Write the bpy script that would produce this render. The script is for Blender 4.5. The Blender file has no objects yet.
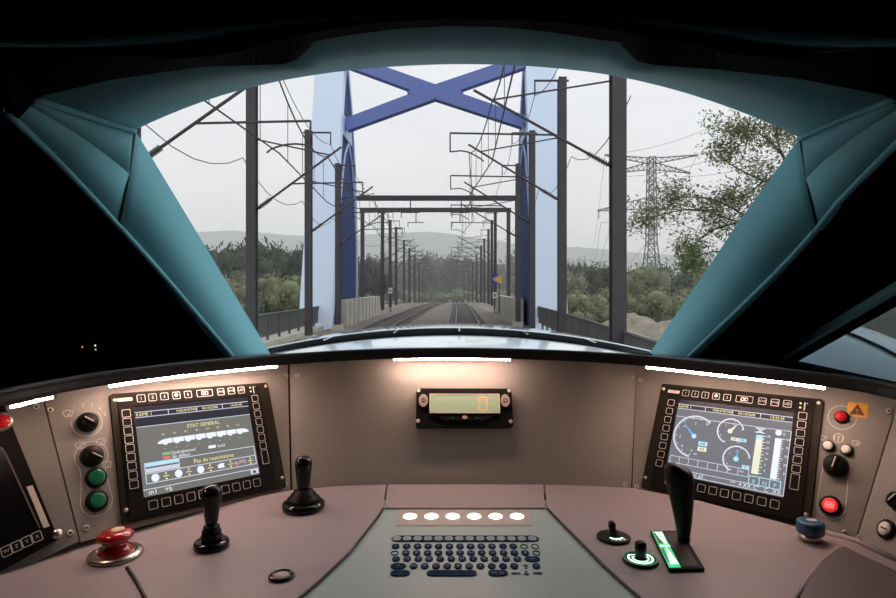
import bpy, math, random
from mathutils import Vector, Matrix, noise
random.seed(7)
V = Vector
SC = bpy.context.scene
COL = SC.collection
PX0, PY0, FPX = 452.0, 287.0, 600.0        # principal point and focal length of a 896x598 frame; origin of the scene = the eye

# ------------------------------------------------------------------ measuring helpers
def ray(px, py): return V(((px - PX0) / FPX, 1.0, -(py - PY0) / FPX))
def at(px, py, y): return ray(px, py) * y
def onz(px, py, z):
    d = ray(px, py); return d * (z / d.z)

class Frame:                                # a local frame: origin, u (right), v (up), n (outwards)
    def __init__(s, o, u, v):
        s.o = V(o); s.u = V(u).normalized(); v = V(v); s.n = s.u.cross(v).normalized(); s.v = s.n.cross(s.u).normalized()
    def p(s, a, b, c=0.0): return s.o + s.u * a + s.v * b + s.n * c
    def hit(s, px, py):
        d = ray(px, py); return d * (s.o.dot(s.n) / d.dot(s.n))
    def loc(s, px, py):
        q = s.hit(px, py) - s.o; return (q.dot(s.u), q.dot(s.v))
    def sub(s, a, b, c=0.0, rot=0.0):
        cu, su = math.cos(rot), math.sin(rot)
        return Frame(s.p(a, b, c), s.u * cu + s.v * su, s.v * cu - s.u * su)
def hframe(o, rot=0.0):                     # lying frame, n up
    return Frame(o, (math.cos(rot), math.sin(rot), 0), (-math.sin(rot), math.cos(rot), 0))

# ------------------------------------------------------------------ materials
def mat(name, col, rough=0.5, metal=0.0, emit=None, estr=0.0, coat=0.0, noise_amt=0.0, nscale=40.0, bump=0.0, bscale=300.0, spec=0.5):
    m = bpy.data.materials.new(name); m.use_nodes = True
    nt = m.node_tree; b = nt.nodes['Principled BSDF']
    b.inputs['Base Color'].default_value = (*col, 1); b.inputs['Roughness'].default_value = rough
    b.inputs['Metallic'].default_value = metal; b.inputs['Coat Weight'].default_value = coat
    b.inputs['Coat Roughness'].default_value = 0.05; b.inputs['Specular IOR Level'].default_value = spec
    if emit:
        b.inputs['Emission Color'].default_value = (*emit, 1); b.inputs['Emission Strength'].default_value = estr
    if noise_amt or bump:
        tc = nt.nodes.new('ShaderNodeTexCoord')
    if noise_amt:
        n = nt.nodes.new('ShaderNodeTexNoise'); n.inputs['Scale'].default_value = nscale; n.inputs['Detail'].default_value = 6
        r = nt.nodes.new('ShaderNodeMapRange'); r.inputs[1].default_value = 0.3; r.inputs[2].default_value = 0.7
        r.inputs[3].default_value = 1 - noise_amt; r.inputs[4].default_value = 1 + noise_amt
        mx = nt.nodes.new('ShaderNodeMix'); mx.data_type = 'RGBA'; mx.blend_type = 'MULTIPLY'; mx.inputs[0].default_value = 1
        mx.inputs[6].default_value = (*col, 1)
        nt.links.new(tc.outputs['Object'], n.inputs['Vector']); nt.links.new(n.outputs['Fac'], r.inputs[0])
        nt.links.new(r.outputs[0], mx.inputs[7]); nt.links.new(mx.outputs[2], b.inputs['Base Color'])
    if bump:
        n2 = nt.nodes.new('ShaderNodeTexNoise'); n2.inputs['Scale'].default_value = bscale; n2.inputs['Detail'].default_value = 2
        bp = nt.nodes.new('ShaderNodeBump'); bp.inputs['Strength'].default_value = bump; bp.inputs['Distance'].default_value = 0.002
        nt.links.new(tc.outputs['Object'], n2.inputs['Vector']); nt.links.new(n2.outputs['Fac'], bp.inputs['Height'])
        nt.links.new(bp.outputs['Normal'], b.inputs['Normal'])
    return m

def glassmat(name, tint, gloss=0.04):
    m = bpy.data.materials.new(name); m.use_nodes = True; nt = m.node_tree; nt.nodes.clear()
    o = nt.nodes.new('ShaderNodeOutputMaterial'); t = nt.nodes.new('ShaderNodeBsdfTransparent'); g = nt.nodes.new('ShaderNodeBsdfGlossy')
    x = nt.nodes.new('ShaderNodeMixShader'); x.inputs[0].default_value = gloss
    t.inputs['Color'].default_value = (*tint, 1); g.inputs['Roughness'].default_value = 0.03
    nt.links.new(t.outputs[0], x.inputs[1]); nt.links.new(g.outputs[0], x.inputs[2]); nt.links.new(x.outputs[0], o.inputs['Surface'])
    return m

def emitmat(name, col, s): return mat(name, (0.02, 0.02, 0.02), 0.5, emit=col, estr=s)

M = dict(
    black=mat('black_trim', (0.0025, 0.003, 0.0035), 0.9, spec=0.02),
    ceil=mat('dark_lining', (0.0035, 0.005, 0.0055), 0.9, spec=0.03),
    teal=mat('teal_grey_lining', (0.142, 0.36, 0.415), 0.5, bump=0.08, bscale=700, spec=0.06),
    tealdark=mat('dark_teal_lining', (0.10, 0.22, 0.25), 0.6),
    band=mat('ceiling_lining_dark_teal', (0.07, 0.20, 0.22), 0.7, spec=0.03),
    seam=mat('black_rubber_seam', (0.008, 0.008, 0.008), 0.5),
    hood=mat('hood_black', (0.010, 0.011, 0.012), 0.55, bump=0.1, bscale=500, spec=0.3),
    panel=mat('panel_grey', (0.25, 0.235, 0.215), 0.5, bump=0.12, bscale=900, noise_amt=0.05, nscale=300, spec=0.3),
    desk=mat('desk_mauve', (0.34, 0.285, 0.29), 0.48, bump=0.12, bscale=900, noise_amt=0.05, nscale=300, spec=0.3),
    deskdark=mat('arm_rest_dark', (0.12, 0.10, 0.10), 0.6, bump=0.1, bscale=900),
    kpanel=mat('keyboard_panel_greengrey', (0.35, 0.445, 0.43), 0.45, bump=0.06, bscale=900, spec=0.3),
    bezel=mat('bezel_black', (0.008, 0.007, 0.0065), 0.6, spec=0.10),
    bezel2=mat('bezel_frame', (0.018, 0.016, 0.010), 0.55, spec=0.12),
    blackgloss=mat('black_gloss_plastic', (0.005, 0.005, 0.005), 0.12, coat=0.15, spec=0.25),
    blacksat=mat('black_satin_plastic', (0.008, 0.008, 0.008), 0.45, spec=0.15),
    line=mat('printed_line', (0.62, 0.60, 0.56), 0.5),
    screw=mat('screw_steel', (0.62, 0.60, 0.45), 0.35, metal=0.6),
    matte=mat('matte_black_rubber', (0.006, 0.008, 0.010), 0.95, spec=0.02),
    ledbase=mat('lamp_strip_pink', (0.40, 0.35, 0.32), 0.6),
    dark=mat('dark_hole', (0.01, 0.01, 0.01), 0.6),
    steel=mat('brushed_steel', (0.62, 0.56, 0.50), 0.28, metal=1.0),
    red=mat('red_plastic', (0.42, 0.012, 0.018), 0.15, coat=0.8),
    cream=mat('cream_sticker', (0.75, 0.66, 0.42), 0.5),
    green=mat('green_plastic', (0.010, 0.15, 0.070), 0.3),
    greend=mat('green_plastic_dark', (0.006, 0.09, 0.045), 0.35),
    blue=mat('blue_plastic', (0.020, 0.095, 0.19), 0.4),
    white=mat('white_plastic', (0.75, 0.71, 0.66), 0.4),
    yellow=mat('yellow_sticker', (0.75, 0.38, 0.03), 0.5),
    maroon=mat('dark_red_print', (0.12, 0.015, 0.012), 0.5),
    keyblue=mat('key_navy', (0.008, 0.030, 0.075), 0.8, spec=0.05),
    keylight=mat('key_legend', (0.36, 0.42, 0.40), 0.8, spec=0.05),
    strip=emitmat('warm_lamp', (1.0, 0.66, 0.53), 150.0),
    led=emitmat('warm_led', (1.0, 0.80, 0.68), 5.0),
    redlamp=mat('red_lamp', (0.5, 0.01, 0.015), 0.25, emit=(1, 0.02, 0.03), estr=0.14),
    redlit=mat('red_lit_button', (0.6, 0.02, 0.02), 0.3, emit=(1, 0.03, 0.03), estr=0.55),
    pinklit=mat('red_lit_symbol', (0.6, 0.2, 0.2), 0.3, emit=(1, 0.42, 0.36), estr=0.7),
    glow=emitmat('green_lit_white', (0.62, 1.0, 0.74), 1.9),
    glowg=emitmat('green_lit', (0.03, 0.62, 0.18), 1.1),
    glowd=emitmat('green_lit_dim', (0.01, 0.25, 0.08), 0.5),
    scr_l=mat('screen_lit_grey', (0.015, 0.015, 0.015), 0.25, spec=0.06, emit=(0.175, 0.175, 0.165), estr=1.0),
    scr_r=mat('screen_lit_bluegrey', (0.015, 0.015, 0.015), 0.25, spec=0.06, emit=(0.185, 0.19, 0.215), estr=1.0),
    scr_d=mat('screen_dark_band', (0.01, 0.01, 0.012), 0.25, spec=0.06, emit=(0.018, 0.022, 0.034), estr=1.0),
    scr_off=mat('screen_off', (0.003, 0.003, 0.004), 0.3),
    s_w=emitmat('screen_white', (0.85, 0.90, 0.98), 1.0),
    s_l=emitmat('screen_line', (0.62, 0.66, 0.78), 1.0),
    s_y=emitmat('screen_yellow', (0.92, 0.85, 0.32), 1.0),
    s_b=emitmat('screen_blue', (0.10, 0.42, 0.85), 1.0),
    s_c=emitmat('screen_cyan', (0.45, 0.80, 0.95), 1.0),
    s_g=emitmat('screen_green', (0.20, 0.55, 0.25), 1.0),
    s_r=emitmat('screen_red', (0.75, 0.18, 0.14), 1.0),
    s_p=emitmat('screen_pale_yellow', (0.85, 0.84, 0.66), 1.0),
    s_k=emitmat('screen_black', (0.02, 0.025, 0.04), 1.0),
    lcd=mat('lcd_green', (0.30, 0.36, 0.24), 0.25, emit=(0.22, 0.30, 0.185), estr=0.6),
    seg=mat('lcd_segment', (0.5, 0.30, 0.12), 0.4, emit=(0.52, 0.36, 0.15), estr=0.7),
    btn=mat('beige_rubber', (0.42, 0.34, 0.29), 0.5),
    glowlabel=mat('label_white', (0.72, 0.62, 0.55), 0.5),
    # outside
    nose=mat('train_paint', (0.82, 0.92, 0.97), 0.14, coat=1.0),
    conc=mat('concrete', (0.45, 0.43, 0.36), 0.9, noise_amt=0.15, nscale=1.5),
    mast=mat('mast_steel', (0.062, 0.055, 0.060), 0.7, noise_amt=0.12, nscale=2),
    wire=mat('wire_dark', (0.045, 0.042, 0.045), 0.6),
    insul=mat('insulator_brown', (0.06, 0.045, 0.045), 0.3),
    archskylit=mat('bridge_blue_skylit', (0.68, 0.80, 0.97), 0.55),  # sky light on the front leg put into the paler colour
    archshade=mat('bridge_navy_shade', (0.018, 0.045, 0.15), 0.7, spec=0.2),  # shade of the arch recesses painted in as navy
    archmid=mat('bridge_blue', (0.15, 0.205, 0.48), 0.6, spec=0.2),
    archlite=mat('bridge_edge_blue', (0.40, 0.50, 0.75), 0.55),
    rail=mat('rail_steel', (0.14, 0.12, 0.115), 0.4, metal=0.5),
    sleeper=mat('sleeper_concrete', (0.13, 0.12, 0.11), 0.9),
    ballast=mat('ballast', (0.17, 0.148, 0.13), 1.0, noise_amt=0.35, nscale=3.0),
    ground=mat('dry_ground', (0.21, 0.195, 0.14), 1.0, noise_amt=0.35, nscale=0.08),
    sand=mat('sand', (0.27, 0.235, 0.18), 1.0, noise_amt=0.3, nscale=0.9),
    fence=mat('fence_steel', (0.085, 0.085, 0.085), 0.6),
    leaf1=mat('leaf_dark', (0.050, 0.060, 0.036), 0.8, noise_amt=0.4, nscale=0.6),
    leaf2=mat('leaf_mid', (0.185, 0.20, 0.105), 0.8, noise_amt=0.4, nscale=0.6),
    leaf3=mat('leaf_near', (0.19, 0.22, 0.105), 0.7, noise_amt=0.35, nscale=1.5),
    bark=mat('bark', (0.05, 0.04, 0.032), 0.9),
    hill=mat('far_hill_green', (0.07, 0.10, 0.07), 1.0, noise_amt=0.2, nscale=0.01),
    pylon=mat('pylon_steel', (0.075, 0.08, 0.09), 0.6),
    signblue=mat('sign_blue', (0.012, 0.06, 0.32), 0.5),
    signyel=mat('sign_yellow', (0.80, 0.42, 0.03), 0.5),
    rust=mat('rusty_red', (0.36, 0.08, 0.03), 0.7),
    glass=glassmat('windscreen_glass', (0.975, 0.98, 0.985), 0.015),
    tint=glassmat('tinted_glass', (0.42, 0.47, 0.49), 0.05),
)

# ------------------------------------------------------------------ mesh builder
class MB:
    def __init__(s): s.v = []; s.f = []; s.smooth = []
    def add(s, vs, fs, smooth=False):
        b = len(s.v); s.v.extend(V(x) for x in vs)
        for f in fs: s.f.append(tuple(b + i for i in f)); s.smooth.append(smooth)
        return s
    def box(s, c, size, u=(1, 0, 0), v=(0, 1, 0)):
        u = V(u).normalized(); v = V(v); n = u.cross(v).normalized(); v = n.cross(u); c = V(c)
        a, b, d = (x / 2 for x in size)
        vs = [c + u * (i * a) + v * (j * b) + n * (k * d) for k in (-1, 1) for j in (-1, 1) for i in (-1, 1)]
        return s.add(vs, [(0, 2, 3, 1), (4, 5, 7, 6), (0, 1, 5, 4), (2, 6, 7, 3), (0, 4, 6, 2), (1, 3, 7, 5)])
    def beam(s, p, q, w, h=None, up=(0, 0, 1)):
        p, q = V(p), V(q); d = q - p; up = V(up)
        if abs(d.normalized().dot(up)) > 0.99: up = V((0, 1, 0))
        side = d.cross(up).normalized()
        return s.box((p + q) / 2, (d.length, w, h or w), d, side)
    def tube(s, p, q, r, n=8, r2=None, caps=True): return s.path([p, q], r, n, caps, [r, r if r2 is None else r2])
    def path(s, pts, r, n=8, caps=True, radii=None, closed=False):
        pts = [V(p) for p in pts]; m = len(pts); rings = []; ref = None
        for i, p in enumerate(pts):
            a = pts[(i - 1) % m] if (i or closed) else p; b = pts[(i + 1) % m] if (i < m - 1 or closed) else p
            t = (b - a)
            t = t.normalized() if t.length > 1e-9 else V((0, 0, 1))
            if ref is None: ref = V((0, 0, 1)) if abs(t.z) < 0.9 else V((0, 1, 0))
            u = (ref - t * ref.dot(t)).normalized(); ref = u; w = t.cross(u)
            rr = radii[i] if radii else r
            rings.append([p + u * (math.cos(k * 2 * math.pi / n) * rr) + w * (math.sin(k * 2 * math.pi / n) * rr) for k in range(n)])
        vs = [x for g in rings for x in g]; fs = []
        for i in range(m if closed else m - 1):
            j = (i + 1) % m
            for k in range(n): fs.append((i * n + k, i * n + (k + 1) % n, j * n + (k + 1) % n, j * n + k))
        if caps and not closed: fs += [tuple(range(n - 1, -1, -1)), tuple((m - 1) * n + k for k in range(n))]
        return s.add(vs, fs, n > 5)
    def lathe(s, fr, prof, n=32, sx=1.0, sy=1.0):     # prof: (radius, height along n)
        vs = []; fs = []; m = len(prof)
        for r, h in prof:
            for k in range(n):
                a = 2 * math.pi * k / n; vs.append(fr.p(math.cos(a) * r * sx, math.sin(a) * r * sy, h))
        for i in range(m - 1):
            for k in range(n): fs.append((i * n + k, i * n + (k + 1) % n, (i + 1) * n + (k + 1) % n, (i + 1) * n + k))
        s.add(vs, fs, True); b = len(s.v) - m * n
        for base, rev in ((0, True), ((m - 1) * n, False)):
            if prof[0 if rev else -1][0] > 1e-5:
                f = [b + base + k for k in range(n)]; s.f.append(tuple(reversed(f)) if rev else tuple(f)); s.smooth.append(False)
        return s
    def prism(s, fr, poly, c0, c1):                    # poly in (a, b) of the frame
        n = len(poly)
        area = sum(poly[i][0] * poly[(i + 1) % n][1] - poly[(i + 1) % n][0] * poly[i][1] for i in range(n))
        if area < 0: poly = poly[::-1]
        vs = [fr.p(a, b, c0) for a, b in poly] + [fr.p(a, b, c1) for a, b in poly]
        fs = [tuple(range(n - 1, -1, -1)), tuple(range(n, 2 * n))] + [(i, (i + 1) % n, n + (i + 1) % n, n + i) for i in range(n)]
        return s.add(vs, fs)
    def ringprism(s, fr, outer, inner, c0, c1):        # frame between two outlines of the same length
        n = len(outer)
        vs = [fr.p(a, b, c) for c in (c0, c1) for pl in (outer, inner) for a, b in pl]
        fs = []
        for i in range(n):
            j = (i + 1) % n; O0, I0, O1, I1 = 0, n, 2 * n, 3 * n
            fs += [(O1 + i, O1 + j, I1 + j, I1 + i), (O0 + j, O0 + i, I0 + i, I0 + j), (O0 + i, O0 + j, O1 + j, O1 + i), (I0 + j, I0 + i, I1 + i, I1 + j)]
        return s.add(vs, fs)
    def loft(s, A, B, thick=0.0, smooth=True, outward=None, vec=None):   # sheet between two point rows, given real thickness
        n = len(A); A = [V(p) for p in A]; B = [V(p) for p in B]
        if not thick:
            return s.add(A + B, [(i, i + 1, n + i + 1, n + i) for i in range(n - 1)], smooth)
        nor = []
        for i in range(n):
            t = A[min(i + 1, n - 1)] - A[max(i - 1, 0)]; w = B[i] - A[i]; k = t.cross(w).normalized()
            if outward is not None and k.dot(V(outward)) < 0: k = -k
            nor.append(V(vec) if vec is not None else k * thick)
        vs = A + B + [a + k for a, k in zip(A, nor)] + [b + k for b, k in zip(B, nor)]
        s.add(vs, [(i, i + 1, n + i + 1, n + i) for i in range(n - 1)] + [(2 * n + i, 3 * n + i, 3 * n + i + 1, 2 * n + i + 1) for i in range(n - 1)], smooth)
        b = len(s.v) - 4 * n
        side = [(i, 2 * n + i, 2 * n + i + 1, i + 1) for i in range(n - 1)] + [(n + i, n + i + 1, 3 * n + i + 1, 3 * n + i) for i in range(n - 1)]
        side += [(0, n, 3 * n, 2 * n), (n - 1, 3 * n - 1, 4 * n - 1, 2 * n - 1)]
        for f in side: s.f.append(tuple(b + x for x in f)); s.smooth.append(False)
        return s
    def build(s, name, m, parent=None, origin=None):
        me = bpy.data.meshes.new(name)
        if origin is None:
            if parent is not None: o = V((0, 0, 0))
            else:
                xs = [min(p[i] for p in s.v) for i in range(3)]; xe = [max(p[i] for p in s.v) for i in range(3)]
                o = V(((xs[0] + xe[0]) / 2, (xs[1] + xe[1]) / 2, xs[2]))
        else: o = V(origin)
        base = wloc(parent) if parent is not None else V((0, 0, 0))
        sh = base if parent is not None else o
        me.from_pydata([p - sh for p in s.v], [], s.f); me.update()
        me.polygons.foreach_set('use_smooth', s.smooth)
        me.materials.append(M[m] if isinstance(m, str) else m)
        ob = bpy.data.objects.new(name, me); COL.objects.link(ob)
        if parent is not None: ob.parent = parent
        else: ob.location = o
        return ob
def wloc(o):
    p = V((0, 0, 0))
    while o is not None: p += o.location; o = o.parent
    return p
def tag(o, label=None, cat=None, group=None, kind=None):
    if label: o['label'] = label
    if cat: o['category'] = cat
    if group: o['group'] = group
    if kind: o['kind'] = kind
    return o
def thing(name, loc, label, cat, group=None):
    o = bpy.data.objects.new(name, None); o.empty_display_size = 0.05; o.location = loc; COL.objects.link(o)
    return tag(o, label, cat, group)
def copy_tree(o, loc=None, parent=None):
    c = o.copy(); COL.objects.link(c); c.parent = parent
    if loc is not None: c.location = loc
    for ch in list(o.children): copy_tree(ch, None, c)
    return c

# text as flat mesh (thin), cached per string
_T = {}
def text_poly(t):
    if t not in _T:
        cu = bpy.data.curves.new('txt', 'FONT'); cu.body = t; cu.size = 1.0; cu.align_x = 'CENTER'; cu.align_y = 'CENTER'; cu.resolution_u = 2
        ob = bpy.data.objects.new('txt', cu); COL.objects.link(ob); bpy.context.view_layer.update()
        me = ob.evaluated_get(bpy.context.evaluated_depsgraph_get()).to_mesh()
        _T[t] = ([tuple(v.co[:2]) for v in me.vertices], [tuple(p.vertices) for p in me.polygons])
        ob.evaluated_get(bpy.context.evaluated_depsgraph_get()).to_mesh_clear()
        bpy.data.objects.remove(ob); bpy.data.curves.remove(cu)
    return _T[t]
def text(mb, fr, t, a, b, size, c=0.0006, sx=1.0, align=0):
    vs, fs = text_poly(t)
    if align and vs:
        e = max(v[0] for v in vs); a = a + align * e * size * sx
    return mb.add([fr.p(a + x * size * sx, b + y * size, c) for x, y in vs], fs)
def seg2(mb, fr, p, q, w, c0=0.0, c1=0.0005):        # straight printed line on a frame
    d = V((q[0] - p[0], q[1] - p[1])); l = d.length
    if l < 1e-9: return mb
    nx, ny = -d.y / l * w / 2, d.x / l * w / 2
    return mb.prism(fr, [(p[0] + nx, p[1] + ny), (p[0] - nx, p[1] - ny), (q[0] - nx, q[1] - ny), (q[0] + nx, q[1] + ny)], c0, c1)
def poly2(mb, fr, pts, w, closed=False, c0=0.0, c1=0.0005):
    for i in range(len(pts) - (0 if closed else 1)): seg2(mb, fr, pts[i], pts[(i + 1) % len(pts)], w, c0, c1)
    return mb
def rrect(cx, cy, w, h, r, n=4):
    out = []
    for sx, sy, a0 in ((1, 1, 0), (-1, 1, 90), (-1, -1, 180), (1, -1, 270)):
        for k in range(n + 1):
            a = math.radians(a0 + 90 * k / n); out.append((cx + sx * (w / 2 - r) + r * math.cos(a), cy + sy * (h / 2 - r) + r * math.sin(a)))
    return out
def disc(cx, cy, r, n=24, sy=1.0): return [(cx + r * math.cos(2 * math.pi * k / n), cy + r * sy * math.sin(2 * math.pi * k / n)) for k in range(n)]
def arc(cx, cy, r, a0, a1, n=24): return [(cx + r * math.cos(math.radians(a0 + (a1 - a0) * k / n)), cy + r * math.sin(math.radians(a0 + (a1 - a0) * k / n))) for k in range(n + 1)]
def resample(pts, n):
    pts = [V(p) for p in pts]; L = [0.0]
    for a, b in zip(pts, pts[1:]): L.append(L[-1] + (b - a).length)
    out = []; j = 0
    for k in range(n):
        t = L[-1] * k / (n - 1)
        while j < len(pts) - 2 and L[j + 1] < t: j += 1
        s = (t - L[j]) / max(L[j + 1] - L[j], 1e-9); out.append(pts[j].lerp(pts[j + 1], min(max(s, 0), 1)))
    return out
def smoothpts(pts, it=2):
    pts = [V(p) for p in pts]
    for _ in range(it):
        q = [pts[0]]
        for a, b in zip(pts, pts[1:]): q += [a.lerp(b, 0.25), a.lerp(b, 0.75)]
        pts = q + [pts[-1]]
    return pts

exec_parts = []
HAZE = 0.0008; ZEN = 1.15; SUN = 0.9
# ================================================================== THE CAB
ZD, ZK = -0.405, -0.4085                     # desk top and keyboard panel heights below the eye
FL = Frame((-0.4646, 1.1256, -0.2955), (0.6475, 0.76, -0.0559), (-0.2659, 0.2941, 0.918))    # left instrument panel (= its screen's face)
FR = Frame((0.533, 1.1644, -0.3099), (0.6927, -0.7208, 0.0236), (0.3059, 0.3233, 0.8955))    # right instrument panel
def plane3(a, b, c):
    a, b, c = V(a), V(b), V(c); return Frame(a, b - a, c - a)

# ---- windscreen: a sloping pane, plane y = 2.1 - (z + .22) * 1.468
def wsc(px, py):
    d = ray(px, py); t = (2.1 - 0.22 * 1.468) / (1 + 1.468 * d.z); return d * t
TOP = smoothpts([(135, 130, 0), (155, 120.5, 0), (180, 110, 0), (210, 99, 0), (240, 90, 0), (270, 83, 0), (300, 77, 0), (350, 70, 0), (400, 66, 0), (450, 64, 0), (500, 64.5, 0), (550, 67.5, 0), (600, 73, 0), (650, 83, 0), (700, 97, 0), (750, 115, 0), (780, 128, 0), (800, 137, 0)], 1)
LEFT = [(135, 130), (158, 168), (190, 221), (225, 279), (250, 320), (268, 350), (271, 356)]
RIGHT = [(800, 137), (770, 179), (737, 224), (700, 280), (672, 320), (652, 350), (647, 357)]
g_top = [wsc(p.x, p.y) for p in TOP]; g_l = [wsc(*p) for p in LEFT]; g_r = [wsc(*p) for p in RIGHT]
outline = g_top + g_r[1:] + g_l[::-1][:-1]
fw = Frame((0, 2.1, -0.22), (1, 0, 0), (0, -1.468, 1))
po = [((p - fw.o).dot(fw.u), (p - fw.o).dot(fw.v)) for p in outline]
ctr = V((sum(p[0] for p in po) / len(po), sum(p[1] for p in po) / len(po)))
win = MB().prism(fw, [tuple(V(p) + (V(p) - ctr) * 0.012) for p in po], -0.012, -0.004).build('window_1', 'glass')
tag(win, kind='structure')

# ---- header lining above the windscreen
HUP = [(36, 97, .95), (110, 80, .86), (200, 67, .75), (262, 65, .68), (284, 64.5, .66), (288, 63, .66), (309, 44, .65), (314, 41.5, .645), (330, 38.5, .64), (350, 35, .63), (400, 28.5, .62), (450, 26, .62), (500, 27, .62), (550, 32, .625), (600, 40, .64), (622, 42.5, .65), (628, 45, .65), (645, 63, .66), (650, 64.5, .66), (668, 66, .67), (720, 70, .73), (800, 79, .83), (893, 97, .95)]
n = 160
hup = resample([at(*p) for p in HUP], n); hlo = resample(g_top, n)
# match rows by screen column so the loft does not twist
def by_px(pts, px):
    best = pts[0]
    for a, b in zip(pts, pts[1:]):
        xa, xb = PX0 + FPX * a.x / a.y, PX0 + FPX * b.x / b.y
        if xa <= px <= xb: return a.lerp(b, (px - xa) / max(xb - xa, 1e-6))
        best = b if px > xb else best
    return best
dl = [at(*p) for p in HUP]
lo_row, up_row = [], []
for k in range(n):
    t = k / (n - 1); lo_row.append(by_px(g_top, 135 + 665 * t)); up_row.append(by_px(dl, 36 + 857 * (t + 0.10 * math.sin(2 * math.pi * t) / 6.283)))
tag(MB().loft(lo_row, up_row, 0.02, True, (0, 0, 1)).build('trim_1', 'teal'), kind='structure')

# ---- pillar linings: lower piece, seam, upper piece, each side
def pillar(side, edge, seam_q, inner_lo, inner_up, ridge, nm, ceil_pt):
    e = resample([wsc(*p) for p in edge], 24)
    il = resample(smoothpts([at(*p) for p in inner_lo], 1), 24)
    tag(MB().loft(e, il, 0.015, True, (side, 0, 0)).build(nm + '1', 'teal'), kind='structure')
    tag(MB().path([p + V((-side * .003, .004, 0)) for p in il], .007, 8).build(nm + '0', 'teal'), kind='structure')
    a = wsc(*edge[0]); q = at(*inner_lo[0])
    s = MB().path([a + V((-side * .001, -.002, 0)), a.lerp(q, .5) + V((-side * .004, -.002, 0)), q + V((-side * .002, -.003, 0))], 0.0035, 6)
    tag(s.build(nm + '2', 'seam'), kind='structure')
    up = resample([at(*p) for p in inner_up], 16); rd = resample([at(*p) for p in ridge], 16)
    # upper piece with a shallow facet between ridge and lower edge
    mid = [r.lerp(u_, .45) + V((-side * .014 * math.sin(math.pi * (0.15 + .7 * i / 15)), 0, 0)) for i, (r, u_) in enumerate(zip(rd, up))]
    m = MB().loft(rd, mid, 0.012, True, (side, 0, 0)); m.loft(mid, up, 0.012, True, (side, 0, 0))
    tag(m.build(nm + '3', 'teal'), kind='structure')
    tag(MB().path([p + V((-side * .003, .004, 0)) for p in up], .006, 8).build(nm + '5', 'teal'), kind='structure')
    # raised ridge where the pillar meets the header
    tag(MB().path([p + V((0, -.004, -.003)) for p in rd], 0.007, 8).build(nm + '4', 'teal'), kind='structure')
    return il, up
ilL, iuL = pillar(-1, LEFT, None, [(118, 228, 1.32), (150, 263, 1.42), (190, 309, 1.56), (225, 350, 1.70), (231, 357, 1.72)], [(118, 228, 1.32), (95, 203, 1.24), (50, 156, 1.08), (3, 112, .93)], [(135, 130, wsc(135, 130).y), (100, 119, 1.14), (36, 97, .95)], 'trim_2', None)
ilR, iuR = pillar(1, RIGHT, None, [(818, 231, 1.32), (790, 262, 1.42), (745, 306, 1.56), (694, 354, 1.70), (690, 358, 1.72)], [(818, 231, 1.32), (843, 200, 1.22), (896, 147, 1.04), (935, 112, .93)], [(800, 137, wsc(800, 137).y), (836, 120, 1.14), (893, 97, .95)], 'trim_3', None)

# ---- black shell round the linings
XL, XR = -1.12, 0.98
def shell(name, inner, X, ys, m='black'):
    inner = [inner[0] + V((0, 0, -.35))] + list(inner); ys = [ys[0]] + list(ys)
    out = [V((X, min(y, 2.1 - (p.z + .22) * 1.468 - .14), p.z)) for p, y in zip(inner, ys)]
    tag(MB().loft(inner, out, 0.02, False, vec=(0, .02, 0)).build(name, m), kind='structure')
shell('wall_front_left', ilL[::-1] + iuL[1:], XL, [2.0 - 0.02 * i for i in range(39)])
shell('wall_front_right', ilR[::-1] + iuR[1:], XR, [1.95 - 0.022 * i for i in range(39)])
frl = Frame((XL - .06, 0, 0), (0, 1, 0), (0, 0, 1))
tag(MB().prism(frl, [(-1.3, -1.4), (2.12, -1.4), (2.12, -.25), (.78, .66), (-1.3, .66)], 0, .06).build('wall_left', 'black'), kind='structure')
# right wall with a triangular side window
frw = Frame((XR, 0, 0), (0, 1, 0), (0, 0, 1))
w3 = [(1.80, -.222), (.55, -.222), (.55, .335)]
m = MB()
for poly in ([(-1.3, -1.4), (2.12, -1.4), (2.12, -.25), (1.80, -.222), (-1.3, -.222)], [(-1.3, -.222), (.55, -.222), (.55, .335), (.55, .66), (-1.3, .66)], [(.55, .335), (1.80, -.222), (2.12, -.25), (.78, .66), (.55, .66)]):
    m.prism(frw, poly, 0.0, 0.06)
tag(m.build('wall_right', 'black'), kind='structure')
w2 = MB().prism(frw, w3, 0.035, 0.04).build('window_2', 'tint'); tag(w2, kind='structure')
fr_ = MB(); P = [frw.p(a, b, 0.0) for a, b in w3]
fr_.beam(P[0] + V((0, 0, .008)), P[2] + V((0, 0, .008)), .02, .016); fr_.build('window_frame', 'tealdark', w2)
tag(MB().box((0, .4, -1.43), (2.4, 3.4, .06)).build('floor', 'black'), kind='structure')
tag(MB().box((0, -.36, .69), (2.4, 1.95, .06)).build('ceiling', 'ceil'), kind='structure')
tag(MB().box((0, -1.33, -.3), (2.4, .06, 2.3)).build('wall_back', 'black'), kind='structure')

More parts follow.
